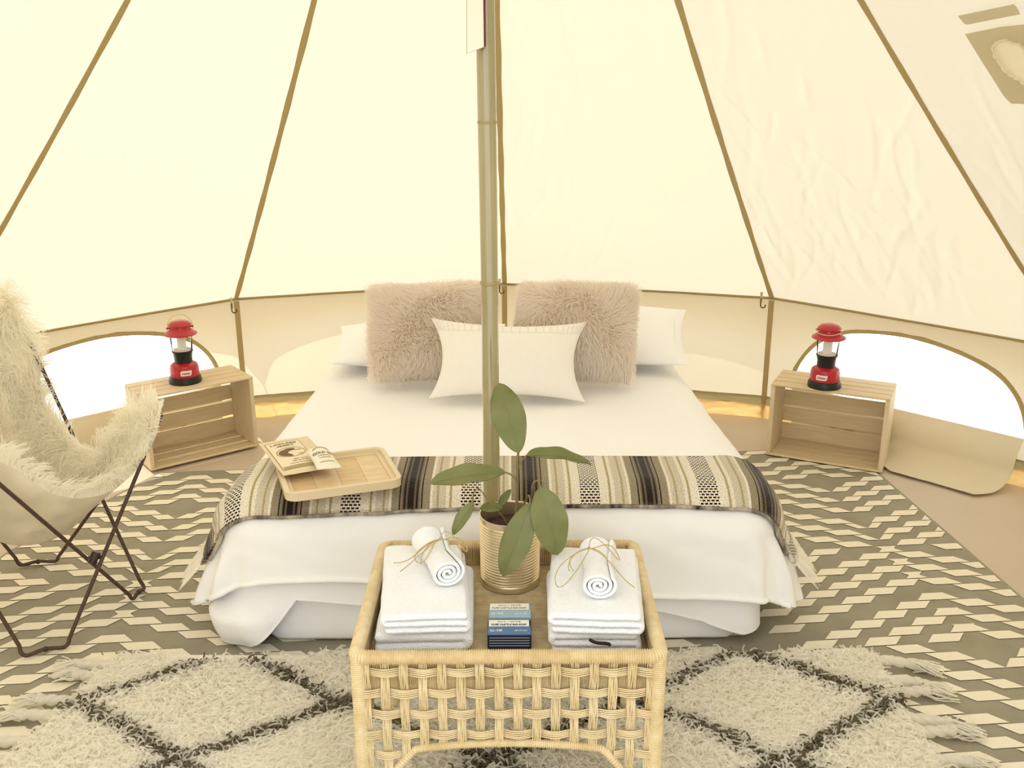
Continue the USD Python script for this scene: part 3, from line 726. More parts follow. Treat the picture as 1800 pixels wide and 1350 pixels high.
F = np.vstack([tm.faces, bm.faces[:, ::-1] + N, np.stack([loop, loop + N, l1 + N], 1), np.stack([loop, l1 + N, l1], 1)])
st = np.column_stack([U.ravel(), W.ravel() + .03 * np.sin(U.ravel() * 9) * 0]); st = np.vstack([st, st])
tb = trimesh.Trimesh(np.vstack([tm.vertices, bm.vertices]), F, process=False)
obj('blanket_cloth', tb, M['throw'], thr, smooth=True, uv=st)
# folded under layer: a dark wavy edge showing along the front
uu = np.linspace(-.93, .93, 220)
ed = throw_pt(uu, np.interp(uu, u, lo[:, 0]) - .003, .0105)
E2 = throw_pt(uu, np.interp(uu, u, lo[:, 0]) + .03, .003)
mat('throw_edge', (0.05, 0.035, 0.03), 0.95, vary=(26, (0.66, 0.58, 0.46), (1, .3, .3)), bump=(200, .5))
obj('folded_edge', tube(ed + .002 * np.stack([fbm(ed * 60 + q, 2, q) for q in range(3)], -1), .0062, 7), M['throw_edge'], thr, smooth=True, label='dark speckled edge of the folded layer')
rng = np.random.default_rng(12)
fr_pts = []
for s, ue in ((-1, u[0]), (1, u[-1])):
    for i in range(420):
        v_ = rng.uniform(0, 1); w_ = np.interp(v_, v, W[0 if s < 0 else -1])
        p = np.array([np.interp(v_, v, Pt[0 if s < 0 else -1][:, q]) for q in range(3)])
        L = rng.uniform(.05, .085); a = rng.normal(0, .25)
        q = np.linspace(0, 1, 4)[:, None]
        fr_pts.append(p + q * L * A([s * .62, a * .5, -.9]) + q ** 2 * .012 * A([s, rng.normal(), 0]))
fp = np.stack(fr_pts); fp[..., 2] = np.maximum(fp[..., 2], .014)
curves('fringe', fp, .0028, M['pile_cream'], thr, label='cream fringe at both hanging ends', kind='stuff')

# ------------------------------------------------------------------ pillows
def cushion(w, h, t, n=44, p=2.6, pinch=.06, seed=0, wob=.006):
    a = np.sin(np.linspace(-PI / 2, PI / 2, n))
    Uc, Vc = np.meshgrid(a, a, indexing='ij')
    prof = (1 - np.abs(Uc) ** p) ** .62 * (1 - np.abs(Vc) ** p) ** .62
    xs = Uc * w / 2 * (1 - pinch * (1 - Vc ** 2) * np.abs(Uc) ** 3); zs = Vc * h / 2 * (1 - pinch * (1 - Uc ** 2) * np.abs(Vc) ** 3)
    fr_ = np.stack([xs, -t / 2 * prof, zs], -1); bk = np.stack([xs, t / 2 * prof, zs], -1)
    nz = wob * np.stack([fbm(np.stack([xs * 9, zs * 9, xs * 0 + q + seed], -1), 3, seed + q) for q in range(3)], -1) * prof[..., None]
    return fr_ + nz, bk - nz
def cushion_mesh(f, b):
    m = cat([grid(f), trimesh.Trimesh(grid(b).vertices, grid(b).faces[:, ::-1], process=False)]); m.merge_vertices(digits_vertex=6); m.fix_normals(); return m
def pillow_frame(loc, rz, lean, roll=0.0):
    Mx = trimesh.transformations.euler_matrix(-lean, 0, 0, 'sxyz')
    Rl = trimesh.transformations.rotation_matrix(roll, [0, 1, 0])
    Rz = trimesh.transformations.rotation_matrix(rz, [0, 0, 1]); Mx = Rz @ Mx @ Rl; Mx[:3, 3] = loc
    return Mx
# white bed pillows behind
for loc, rz, lean, rl, lb in (((-.31, 1.50, .556), .04, 1.50, .0, 'white bed pillow lying behind the left fluffy cushion'), ((.41, 1.52, .590), -.10, 1.32, .04, 'white bed pillow lying behind the right fluffy cushion')):
    t = thing('bed_pillow', lb, 'pillow', mat4=pillow_frame(loc, rz, lean, rl), group=None)
    f, b = cushion(.70, .46, .125, seed=int(rz * 100) + 20, wob=.012)
    obj('pillowcase', cushion_mesh(f, b), M['comforter_cotton'], t, smooth=True)
    s = np.linspace(0, 1, 30)
    obj('flange_seam', tube(np.column_stack([np.full(30, .30), -np.interp(np.linspace(-.2, .2, 30), np.linspace(-.23, .23, 44), -f[-8, :, 1]) - .001, np.linspace(-.2, .2, 30)]), .002, 5), M['white_cotton'], t)
# fluffy taupe cushions
def fluffy(loc, rz, lean, roll, seed, lb, w=.42, h=.335):
    t = thing('fluffy_cushion', lb, 'cushion', mat4=pillow_frame(loc, rz, lean, roll))
    f, b = cushion(w, h, .14, n=40, p=3.5, pinch=.02, seed=seed)
    m = cushion_mesh(f, b)
    obj('cushion_body', m, M['fur_taupe_base'], t, smooth=True)
    rng = np.random.default_rng(seed)
    np.random.seed(seed)
    front = m.submesh([np.nonzero(m.triangles_center[:, 1] < .03)[0]], append=True)
    p, fi = trimesh.sample.sample_surface(front, 17000, seed=seed)
    nr = front.face_normals[fi]
    nr = np.where((np.sum(nr * (p - A([0, .0, 0])), 1) < 0)[:, None], -nr, nr)
    sw = np.stack([fbm(np.column_stack([p[:, 0] * 7, p[:, 2] * 7, np.full(len(p), q * 9.0 + seed)]), 3, seed + q) * 3.2 for q in range(3)], 1)
    rad = p * A([1, 0, 1]) / (.2)
    tang = sw * .9 + rad * .9 + A([0, 0, -.25]); tang -= nr * np.sum(tang * nr, 1, keepdims=True)
    L = rng.uniform(.022, .042, len(p))[:, None]
    d1 = nr * .75 + tang * .65 + rng.normal(0, .18, p.shape); d1 /= np.linalg.norm(d1, axis=1, keepdims=True)
    d2 = nr * .35 + tang * 1.0 + rng.normal(0, .22, p.shape); d2 /= np.linalg.norm(d2, axis=1, keepdims=True)
    P = np.stack([p, p + d1 * L * .5, p + d1 * L * .5 + d2 * L * .5], 1)
    curves('fur', P, .0030, M['fur_taupe'], t, kind='stuff', taper=.35)
fluffy((-.250, 1.20, .682), .05, .50, -.03, 4, 'fluffy taupe long-pile cushion on the left at the head of the bed')
fluffy((.292, 1.19, .682), -.06, .50, .035, 8, 'fluffy taupe long-pile cushion on the right at the head of the bed')
lum = thing('lumbar_cushion', 'cream oblong cushion with a ribbed top band leaning in front of the fluffy cushions', 'cushion', mat4=pillow_frame((.043, .985, .630), .02, .42, .035))
f, b = cushion(.55, .285, .13, n=60, p=2.2, pinch=.16, seed=33, wob=.008)
cut = 44
def part_of(lo_, hi_, rib):
    F1, B1 = f[:, lo_:hi_].copy(), b[:, lo_:hi_].copy()
    if rib: F1 = F1
    m = cat([grid(F1), trimesh.Trimesh(grid(B1).vertices, grid(B1).faces[:, ::-1], process=False)]); m.merge_vertices(digits_vertex=6); m.fix_normals(); return m
obj('cover', part_of(0, cut + 1, False), M['cream_linen'], lum, smooth=True)
obj('ribbed_band', part_of(cut, 60, True), M['cream_linen'], lum, smooth=True, label='band of raised ribs along the top of the cushion')
for i in range(3, 57):                                  # the ribs
    rib = f[i, cut:59] + A([0, -.0015, 0])
    if (i % 2) == 0: obj('rib', tube(rib, .0022, 5, cap=False), M['cream_linen'], lum, smooth=True)
seam = f[:, cut] + A([0, -.001, 0])
obj('seam', tube(seam[1:-1], .0014, 5), M['cream_linen'], lum)

# ------------------------------------------------------------------ crates and lanterns
def crate(loc, rz, label, seed):
    t = thing('wooden_crate', label, 'crate', loc, rz)
    w, dpt, h, e = .478, .235, .322, .018
    rng = np.random.default_rng(seed)
    for s in (-1, 1):
        x0, x1 = (-w / 2, -w / 2 + e) if s < 0 else (w / 2 - e, w / 2)
        obj('end_panel', bx(x0, x1, .003, dpt - .009, .0085, h - .0085, .002), M['pine_end'], t)
    ys = np.linspace(0, dpt, 5)
    for k in range(4):
        for z0, z1 in ((h - .0085, h), (0, .0085)):
            obj('slat', bx(-w / 2, w / 2, ys[k] + (.0 if k == 0 else .0035), ys[k + 1] - (.0035 if k < 3 else 0), z0, z1, .0015), M['pine'], t)
    zs = np.linspace(.0085, h - .0085, 5)
    for k in range(4):
        obj('slat', bx(-w / 2 + .001, w / 2 - .001, dpt - .009, dpt, zs[k] + .005 * (k > 0), zs[k + 1] - .005 * (k < 3), .0015), M['pine'], t)
    return t
def crate_place(a, b):
    a, b = A(a), A(b); c = (a + b) / 2; return (c[0], c[1], FZ), math.atan2(b[1] - a[1], b[0] - a[0])
locL, rzL = crate_place((-1.452, 1.475), (-1.072, 1.77)); locR, rzR = crate_place((1.154, 1.642), (1.583, 1.428))
locL = (locL[0], locL[1], FZ)
crate(locL, rzL, 'pine slatted crate on its side as a table, left of the bed', 1)
crate(locR, rzR, 'pine slatted crate on its side as a table, right of the bed', 2)
CT = .322
def text_on(txt, height, mat_, parent, M4, fitw=None, bold=False, bend=None, name='lettering', depth=.0006):
    m = meshkit.text_mesh(txt, height, depth, bold)
    b = m.bounds; m.apply_translation([-(b[0][0] + b[1][0]) / 2, -(b[0][1] + b[1][1]) / 2, 0])
    if fitw: m.apply_scale([fitw / (b[1][0] - b[0][0]), 1, 1])
    if bend: m = bend(m)
    m.apply_transform(M4); return obj(name, m, mat_, parent, smooth=False)
def lantern(loc, rz, label, bail, seed):
    t = thing('camping_lantern', label, 'lantern', loc, rz)
    obj('base', lathe([(0, 0), (.066, 0), (.0685, .004), (.0665, .022), (.062, .030), (0, .030)], 40), M['lantern_black'], t)
    obj('tank', lathe([(0, .028), (.0595, .028), (.0605, .034), (.0595, .066), (.055, .079), (.045, .086), (.036, .089), (0, .089)], 44), M['lantern_red'], t, label='glossy red body')
    obj('collar', lathe([(0, .087), (.037, .087), (.0372, .112), (.0395, .128), (.0435, .136), (.0435, .140), (.040, .141), (.0, .141)], 40), M['lantern_black'], t, label='flared black collar')
    obj('reflector', lathe([(0, .1405), (.0395, .1405), (.0385, .1435), (0, .1445)], 36), M['lantern_white'], t)
    obj('lamp_tube', lathe([(0, .143), (.0185, .143), (.0185, .207), (0, .207)], 28), M['lamp_tube'], t, label='frosted white lamp tube')
    obj('globe', lathe([(.041, .141), (.0425, .150), (.045, .19), (.0455, .2115), (.0445, .2115), (.044, .19), (.0415, .150), (.0400, .141)], 36), M['globe'], t, label='clear plastic globe')
    obj('vent_neck', lathe([(0, .204), (.022, .204), (.024, .214), (0, .214)], 24), M['board_back'], t)
    obj('shade', lathe([(0, .2105), (.066, .2095), (.0685, .2120), (.067, .2155), (.056, .2225), (.048, .2290), (.0425, .235), (.041, .247), (0, .247)], 48), M['lantern_red'], t, label='red shade brim')
    obj('cap', lathe([(0, .246), (.0425, .246), (.0475, .2485), (.0475, .2525), (.044, .257), (.036, .265), (.02, .2695), (0, .2705)], 44), M['lantern_red'], t)
    a = np.linspace(0, PI, 24)
    arc = np.column_stack([.0515 * np.cos(a), np.zeros(24), .056 * np.sin(a)])
    arc = np.vstack([[.0515, 0, -.012], arc, [-.0515, 0, -.012]])
    Rx = trimesh.transformations.rotation_matrix(bail, [1, 0, 0])[:3, :3]
    obj('bail_handle', tube(arc @ Rx.T + A([0, 0, .242]), .0017, 7), M['wire'], t, label='thin wire carrying handle')
    for s in (-1, 1): obj('handle_lug', T(trimesh.creation.cylinder(.004, .014, sections=12), (s * .0485, 0, .240), ry=PI / 2), M['lantern_red'], t)
    # name plate bent round the tank
    def bend(m, r=.0602):
        v = m.vertices.copy(); a_ = v[:, 0] / r
        m.vertices = np.column_stack([(r + v[:, 2]) * np.sin(a_), -(r + v[:, 2]) * np.cos(a_), v[:, 1]]); return m
    pl = Polygon([(-.021, -.0095), (.017, -.0095), (.021, -.006), (.023, .0095), (-.017, .0095), (-.021, .006)]).buffer(.0015)
    def strips(g, hgt, n=14):
        xs = np.linspace(g.bounds[0], g.bounds[2], n + 1)
        return cat([trimesh.creation.extrude_polygon(g.intersection(sbox(xs[i], -1, xs[i + 1], 1)), hgt, engine='earcut') for i in range(n)])
    pm = bend(strips(pl, .0008)); pm.apply_translation([0, 0, .052]); obj('name_plate', pm, M['lantern_white'], t, label='slanted white name plate')
    tm_ = meshkit.text_mesh('Coleman', .0085, .0007, True); b_ = tm_.bounds
    tm_.apply_translation([-(b_[0][0] + b_[1][0]) / 2, -(b_[0][1] + b_[1][1]) / 2, .0008]); tm_.apply_scale([.034 / (b_[1][0] - b_[0][0]), 1.15, 1])
    v_ = tm_.vertices; v_[:, 0] += .22 * v_[:, 1]; tm_.vertices = v_
    tm_ = bend(tm_); tm_.apply_translation([0, 0, .052]); obj('lettering', tm_, M['lantern_red'], t, smooth=False)
    return t
lantern((-1.345, 1.70, CT + FZ), .42, 'red and black camping lantern with its wire handle up, on the left crate', 0.12, 1)
lantern((1.366, 1.60, CT + FZ), -.55, 'red and black camping lantern with its handle folded down, on the right crate', 1.72, 2)

# ------------------------------------------------------------------ shaggy rug in front of the bed
def rug_x(y): return -1.055 + .24 * (y - .05), 1.075
shag = thing('shag_rug', 'shaggy cream wool rug with dark brown diamond lines in front of the bed', 'rug')
RY0, RY1 = -1.10, .085
def rug_outline(z, grow=0.0):
    return [(rug_x(RY0)[0] - grow, RY0 - grow, z), (rug_x(RY0)[1] + grow, RY0 - grow, z), (rug_x(RY1)[1] + grow, RY1 - .03 + grow, z), (rug_x(RY1)[0] - grow, RY1 + grow, z)]
bk_ = trimesh.creation.extrude_polygon(Polygon([p[:2] for p in rug_outline(0)]), .012, engine='earcut'); bk_.apply_translation([0, 0, FZ])
obj('backing', bk_, M['rug_backing'], shag, smooth=False)
rng = np.random.default_rng(77)
NS = 52000
yy = RY0 + (RY1 - RY0) * rng.beta(1.25, 1.0, NS); l_ = -1.055 + .24 * (yy - .05); xx = l_ + (1.075 - l_) * rng.uniform(0, 1, NS)
yy = np.minimum(yy, RY1 - .03 * (xx + 1.06) / 2.13)
def diamond(x, y):
    X_ = np.where(x < -.36, x + .735, np.where(x > .36, x - .705, x * .97)); 
    a = X_ / .345 + (y + .15) / .235; b_ = X_ / .345 - (y + .15) / .235
    da = np.abs((a + 1) % 2 - 1 - 0); db = np.abs((b_ + 1) % 2 - 1)
    return np.minimum(np.abs(((a) % 2) - 1), np.abs(((b_) % 2) - 1))
clear_ = np.min([np.hypot(xx - q[0], yy - q[1]) for q in [(.047 + a_ * .301, -.41 + b_ * .239) for a_ in (-1, 1) for b_ in (-1, 1)]], 0) > .030
clear_ &= (np.hypot(xx, yy) > .05) & ~((xx < -.52) & (xx > -.92) & (yy > .045))
xx, yy = xx[clear_], yy[clear_]; NS = len(xx)
wob = .10 * fbm(np.column_stack([xx * 9, yy * 9, xx * 0]), 3, 15)
dark = (diamond(xx, yy) + wob + rng.normal(0, .035, NS)) < .085
lean = np.stack([fbm(np.column_stack([xx * 4, yy * 4, xx * 0 + 3]), 3, 1) * 2.4 - .15, fbm(np.column_stack([xx * 4, yy * 4, xx * 0 + 9]), 3, 2) * 2.4 - .35], 1) + rng.normal(0, .45, (NS, 2))
Ls = rng.uniform(.030, .052, NS) * np.where(dark, .8, 1)
p0 = np.column_stack([xx, yy, np.full(NS, FZ + .011)])
d1 = np.column_stack([lean * .5, np.full(NS, .85)]); d1 /= np.linalg.norm(d1, axis=1, keepdims=True)
d2 = np.column_stack([lean * 1.0 + rng.normal(0, .3, (NS, 2)), np.full(NS, .28)]); d2 /= np.linalg.norm(d2, axis=1, keepdims=True)
d3 = np.column_stack([lean * .9 + rng.normal(0, .5, (NS, 2)), rng.normal(-.15, .25, NS)]); d3 /= np.linalg.norm(d3, axis=1, keepdims=True)
st_ = np.stack([p0, p0 + d1 * Ls[:, None] * .36, p0 + d1 * Ls[:, None] * .36 + d2 * Ls[:, None] * .36, p0 + d1 * Ls[:, None] * .36 + d2 * Ls[:, None] * .36 + d3 * Ls[:, None] * .3], 1)
st_[..., 1] = np.minimum(st_[..., 1], .098)
curves('pile', st_[~dark], .0058, M['pile_cream'], shag, kind='stuff', taper=.6)
curves('dark_pile', st_[dark], .0058, M['pile_dark'], shag, kind='stuff', taper=.6, label='dark brown diamond lines in the pile')
def tassel(side, y, seed):
    r_ = np.random.default_rng(seed)
    x0 = rug_x(y)[1] - .02 if side > 0 else rug_x(y)[0] + .02
    L = r_.uniform(.075, .105); dy = r_.normal(0, .12)
    s = np.linspace(0, 1, 14)
    parts = []
    zc = FZ + .020
    for q in range(2):
        a = s * 10 + q * PI
        parts.append(tube(np.column_stack([x0 + side * s * L, y + dy * s * L + .0075 * np.cos(a), zc + .0055 * np.sin(a)]), .0095, 7))
    e = A([x0 + side * L, y + dy * L, zc])
    parts.append(tube([e - [side * .008, 0, 0], e + [side * .008, 0, 0]], .015, 8))
    for q in range(34):
        b_ = r_.normal(0, .22); L2 = r_.uniform(.05, .085)
        t_ = np.linspace(0, 1, 5)
        o = r_.normal(0, .006, 2)
        parts.append(tube(np.column_stack([e[0] + side * t_ * L2, e[1] + o[0] + (dy + b_) * t_ * L2 + .006 * np.sin(t_ * 5 + q), np.maximum(zc + o[1] * .8 - t_ * .010 + .006 * np.sin(t_ * 3 + q), FZ + .003)]), .0022, 4, cap=False))
    obj('tassel', cat(parts), M['pile_cream'], shag, smooth=60)
for i, y in enumerate(np.arange(.03, -.75, -.082)):
    for s in (-1, 1): tassel(s, y + .012 * math.sin(i * 3.1 + s), 100 + i * 2 + (s > 0))

# ------------------------------------------------------------------ butterfly chair
chair = thing('butterfly_chair', 'shaggy cream butterfly chair on a dark bent-rod frame at the left', 'chair')
tA, tB, tC, tD = at_px(284, 704, Y=.46), at_px(-28, 800, Y=0.0), at_px(10, 510, Y=.77), A([-1.87, .33, .95])
gR, gN, gB, gL = [(-1.139, .41), (-1.128, .47)], [(-1.235, .139), (-1.331, .09)], [(-1.496, .664), (-1.60, .637)], [(-1.70, .36), (-1.69, .28)]
def rod(t1_, f, t2_, name='frame_rod'):
    z = FZ + .007
    a, b = A([*f[0], z]), A([*f[1], z]); m = (a + b) / 2 + A([0, 0, .006])
    P = np.vstack([lin([t1_, a + (t1_ - a) * .04], 12), smoothpath([a + (t1_ - a) * .03, a, m, b, b + (t2_ - b) * .03], 24), lin([b + (t2_ - b) * .04, t2_], 12)])
    obj(name, tube(P, .0058, 9), M['rod'], chair, smooth=60)
    obj('foot_glide', T(trimesh.creation.icosphere(1, .0085), m + A([0, 0, -.001])), M['clamp'], chair)
dn = A([0, 0, -.030])
rod(tB + dn + A([-.02, 0, 0]), gR, tC + dn + A([.006, .012, -.01])); rod(tA + dn + A([-.01, .012, -.02]), gN, tD + dn); rod(tA + dn + A([-.012, .018, -.02]), gB, tD + dn); rod(tB + dn, gL, tC + dn)
def closest(p1, q1, p2, q2):
    p1, q1, p2, q2 = map(A, (p1, q1, p2, q2)); u_, v_ = q1 - p1, q2 - p2; w_ = p1 - p2
    a, b, c, d_, e = u_ @ u_, u_ @ v_, v_ @ v_, u_ @ w_, v_ @ w_; D_ = a * c - b * b
    s, t = (b * e - c * d_) / D_, (a * e - b * d_) / D_
    return (p1 + s * u_ + p2 + t * v_) / 2, u_ / math.sqrt(a)
for (f1, tp1), (f2, tp2) in ((((*gN[0], .02), tA), ((*gR[0], .02), tB)), (((*gB[0], .02), tA), ((*gR[1], .02), tC)), (((*gN[1], .02), tD), ((*gL[1], .02), tB)), (((*gB[1], .02), tD), ((*gL[0], .02), tC))):
    c, dr = closest(f1, tp1, f2, tp2)
    obj('clamp', cat([tube([c - dr * .017, c + dr * .017], .0125, 8), tube([c - A([.012, .012, 0]), c + A([.012, .012, 0])], .0095, 8)]), M['clamp'], chair, smooth=60)
def edge_curve(p, q, dip, n=41):
    p, q, dip = A(p), A(q), A(dip); s = np.linspace(0, 1, n)[:, None]
    c = 2 * dip - (p + q) / 2
    return (1 - s) ** 2 * p + 2 * s * (1 - s) * c + s ** 2 * q
n = 41
def traced(pts): return lin(smoothpath(A(pts), 120), n)
eCA = traced([tC] + [at_px(x, y, Y=q) for x, y, q in ((36, 556, .755), (56, 606, .74), (68, 665, .72), (88, 722, .675), (116, 755, .635), (142, 781, .60), (165, 794, .575), (190, 784, .565), (215, 752, .565), (250, 721, .52))] + [tA])   # along v: back -> front
eDB = traced([tD, (-1.80, .28, .78), (-1.70, .22, .56), (-1.56, .16, .47), (-1.43, .07, .54), tB])
eCD = edge_curve(tC, tD, (-1.75, .58, .87), n)                                                           # along u: right -> left
eAB = traced([tA] + [at_px(x, y, Y=q) for x, y, q in ((279, 748, .435), (262, 793, .415), (236, 830, .38), (200, 860, .33), (165, 873, .28), (120, 874, .22), (80, 862, .16), (40, 834, .10), (4, 813, .05))] + [tB])
ug, vg = np.meshgrid(np.linspace(0, 1, n), np.linspace(0, 1, n), indexing='ij')
u3, v3 = ug[..., None], vg[..., None]
S = (1 - v3) * eCD[:, None] + v3 * eAB[:, None] + (1 - u3) * eCA[None] + u3 * eDB[None] - ((1 - u3) * (1 - v3) * tC + u3 * (1 - v3) * tD + (1 - u3) * v3 * tA + u3 * v3 * tB)
bel = (16 * ug * (1 - ug) * vg * (1 - vg)) ** 1
S[..., 2] -= .075 * bel * (.4 + .9 * vg)
S = S + A([0.02, -.02, 0]) * bel[..., None] * .3
obj('sling', grid(S), M['sling_cloth'], chair, smooth=True, label='pale canvas underside of the sling')
rng = np.random.default_rng(5)
NF = 27000
NC = 1900                                               # locks of about a dozen strands
uc, vc = rng.uniform(-.01, 1.01, NC), rng.uniform(-.01, 1.01, NC)
which = rng.integers(0, NC, NF)
uf, vf = np.clip(uc[which] + rng.normal(0, .016, NF), 0, 1), np.clip(vc[which] + rng.normal(0, .016, NF), 0, 1)
lockdir = rng.normal(0, 1, (NC, 3)); locklen = rng.uniform(.75, 1.25, NC)
def bil(G, u_, v_):
    a, b = u_ * (n - 1), v_ * (n - 1); i, j = np.minimum(a.astype(int), n - 2), np.minimum(b.astype(int), n - 2); fa, fb = (a - i)[:, None], (b - j)[:, None]
    return G[i, j] * (1 - fa) * (1 - fb) + G[i + 1, j] * fa * (1 - fb) + G[i, j + 1] * (1 - fa) * fb + G[i + 1, j + 1] * fa * fb
dU, dV = np.gradient(S, axis=0), np.gradient(S, axis=1); NN = np.cross(dU, dV); NN /= np.linalg.norm(NN, axis=2, keepdims=True)
if NN[20, 20, 2] < 0: NN = -NN
Un, Vn = dU / np.linalg.norm(dU, axis=2, keepdims=True), dV / np.linalg.norm(dV, axis=2, keepdims=True)
dUn = lambda a_, b_: bil(Un, a_, b_)
dVn = lambda a_, b_: bil(Vn, a_, b_)
p, nr = bil(S, uf, vf), bil(NN, uf, vf)
g_ = A([0, 0, -1.0]) - nr * (-nr[:, 2:3]); sw = np.stack([fbm(np.column_stack([p * 8, ]) + q * 5, 3, q) * 3 for q in range(3)], 1)
# near a free edge the locks also lean outwards over it
outw = -dUn(uf, vf) * np.clip((.10 - uf) / .10, 0, 1)[:, None] + dUn(uf, vf) * np.clip((uf - .90) / .10, 0, 1)[:, None] - dVn(uf, vf) * np.clip((.10 - vf) / .10, 0, 1)[:, None] + dVn(uf, vf) * np.clip((vf - .90) / .10, 0, 1)[:, None]
tg = g_ * .9 + sw * .8 + lockdir[which] * .45 + rng.normal(0, .12, p.shape); tg -= nr * np.sum(tg * nr, 1, keepdims=True); tg = tg + outw * 1.3
Lf = (rng.uniform(.050, .075, NF) * locklen[which])[:, None]
ctr = bil(S, np.clip(uc, 0, 1), np.clip(vc, 0, 1))[which]
unit = lambda a_: a_ / np.linalg.norm(a_, axis=1, keepdims=True)
a1 = unit(nr * 1.0 + tg * .45); a2 = unit(nr * .45 + tg + A([0, 0, -.05])); a3 = unit(tg + nr * .1 + rng.normal(0, .15, p.shape) + A([0, 0, -.2]))
q1 = p + a1 * Lf * .34; q2 = q1 + a2 * Lf * .36; q3 = q2 + a3 * Lf * .3
c1_ = ctr + a1 * Lf * .34; c2_ = c1_ + a2 * Lf * .36; c3_ = c2_ + a3 * Lf * .3
q2 = q2 * .7 + c2_ * .3; q3 = q3 * .35 + c3_ * .65
curves('fur', np.stack([p, q1, q2, q3], 1), .0036, M['fur_cream'], chair, kind='stuff', taper=.45)

# ------------------------------------------------------------------ wicker table with a sunk tray
BXC, BYC, HW, HD, BH = .047, -.41, .305, .243, .487       # centre lines of the rim
bas = thing('wicker_table', 'woven wicker tray table standing on the shaggy rug at the foot of the bed', 'table', (BXC, BYC, 0))
RB = FZ + .0125
rng = np.random.default_rng(8)
def reed(P, r=.0017, n=5): return tube(P, r, n, cap=False)
rows_z = [BH - .035 - .0487 * k for k in range(9)]
def arch(x, hw): return .285 - .020 * np.abs(x / (hw * .75)) ** 2 - .16 * np.clip((np.abs(x) - hw * .62) / (hw * .38), 0, 1) ** 1.3
def panel(hw, place):
    """One side; place maps (x along, out, z) to the table's own space."""
    nb = int(round(2 * hw / .0376)); xs = (np.arange(nb) - (nb - 1) / 2) * (2 * hw / nb)
    for i, xc in enumerate(xs):
        zb = float(arch(xc, hw)); parts = []
        z = np.linspace(BH - .004, zb, int((BH - zb) / .0065) + 3)
        out = .0042 * np.cos(PI * (z - rows_z[0]) / .0487 + PI * (i % 2))
        out = np.where(z > rows_z[0] + .02, np.abs(out) * .5, out)
        for k in range(5):
            x = xc + (k - 2) * .0037 + .0004 * np.sin(z * 90 + k * 2 + i) + rng.normal(0, .00015)
            parts.append(reed(place(np.column_stack([x, out + .0002 * k, z]))))
        obj('vertical_reed_band', cat(parts), M['reed'], bas, smooth=60)
    for j, zr in enumerate(rows_z):
        x = np.linspace(-hw - .004, hw + .004, 200); ph = PI * (x - xs[0]) / (2 * hw / nb)
        keep = arch(x, hw) < zr - .012
        for seg in (np.split(np.nonzero(keep)[0], np.nonzero(np.diff(np.nonzero(keep)[0]) > 1)[0] + 1)):
            if len(seg) < 12: continue
            xx_ = x[seg]; out = -.0042 * np.cos(ph[seg] + PI * j)
            parts = [reed(place(np.column_stack([xx_, out, zr + (k - 2) * .0040 + .0006 * np.sin(xx_ * 40 + k + j)]))) for k in range(5)]
            obj('horizontal_reed_band', cat(parts), M['reed'], bas, smooth=60)
    # close-set upright reeds behind the top rows, and the wrapped edge of the arch
    parts = []
    for x in np.arange(-hw, hw, .0040):
        z = np.linspace(BH - .002, rows_z[1] + .004, 4); parts.append(reed(place(np.column_stack([np.full(4, x), np.full(4, -.0068), z]))))
    obj('top_reeds', cat(parts), M['reed_dark'], bas, smooth=60)
    x = np.linspace(-hw * .97, hw * .97, 420); P = place(np.column_stack([x, x * 0, arch(x, hw)]))
    obj('arch_edge', tube(P, .0085 + .0012 * np.sin(np.arange(420) * PI / 1.5), 8, cap=False), M['reed'], bas, smooth=60)
panel(HW, lambda q: np.column_stack([q[:, 0], -HD - q[:, 1], q[:, 2]]))
panel(HW, lambda q: np.column_stack([-q[:, 0], HD + q[:, 1], q[:, 2]]))
panel(HD, lambda q: np.column_stack([-HW - q[:, 1], -q[:, 0], q[:, 2]]))
panel(HD, lambda q: np.column_stack([HW + q[:, 1], q[:, 0], q[:, 2]]))
for sx_ in (-1, 1):
    for sy_ in (-1, 1):
        z = np.linspace(RB, BH, 300)
        obj('leg', tube(np.column_stack([np.full(300, sx_ * (HW - .004)), np.full(300, sy_ * (HD - .004)), z]), .0145 + .0009 * np.sin(np.arange(300) * PI / 1.5), 10), M['reed'], bas, smooth=60)
ring = rbox2(-HW, HW, -HD, HD, .022, 8); ring = np.vstack([ring, ring[:1]])
ringP = lin(ring, 1801)[:-1]
rr_ = .0142 + .0017 * np.sin(np.arange(len(ringP)) * 2 * PI / 4.0)
obj('rim', tube(np.column_stack([ringP, np.full(len(ringP), BH)]), rr_, 9, closed=True), M['reed'], bas, smooth=60, label='reed-wrapped rim of the tray')
TZ = .440
parts = []
for y in np.arange(-HD + .008, HD - .006, .0041):
    x = np.linspace(-HW + .008, HW - .008, 24)
    parts.append(reed(np.column_stack([x, np.full(24, y) + .0003 * np.sin(x * 60), TZ - .0024 + .0006 * np.cos(x * 52 + (int(y / .0041) % 2) * PI)]), .0021, 5))
obj('tray_floor', cat(parts), M['reed_dark'], bas, smooth=60)
obj('tray_board', bx(-HW + .008, HW - .008, -HD + .008, HD - .008, TZ - .012, TZ - .005), M['reed_dark'], bas)
parts = []
for (a, b, ax) in ((-HW, HW, 0), (-HD, HD, 1)):
    for s in (-1, 1):
        for q in np.arange(a + .012, b - .01, .0043):
            z = np.linspace(TZ - .004, BH, 3); o = s * ((HD if ax == 0 else HW) - .0125)
            P = np.column_stack([np.full(3, q), np.full(3, o), z]) if ax == 0 else np.column_stack([np.full(3, o), np.full(3, q), z])
            parts.append(reed(P, .0020, 5))
obj('tray_wall', cat(parts), M['reed_dark'], bas, smooth=60)

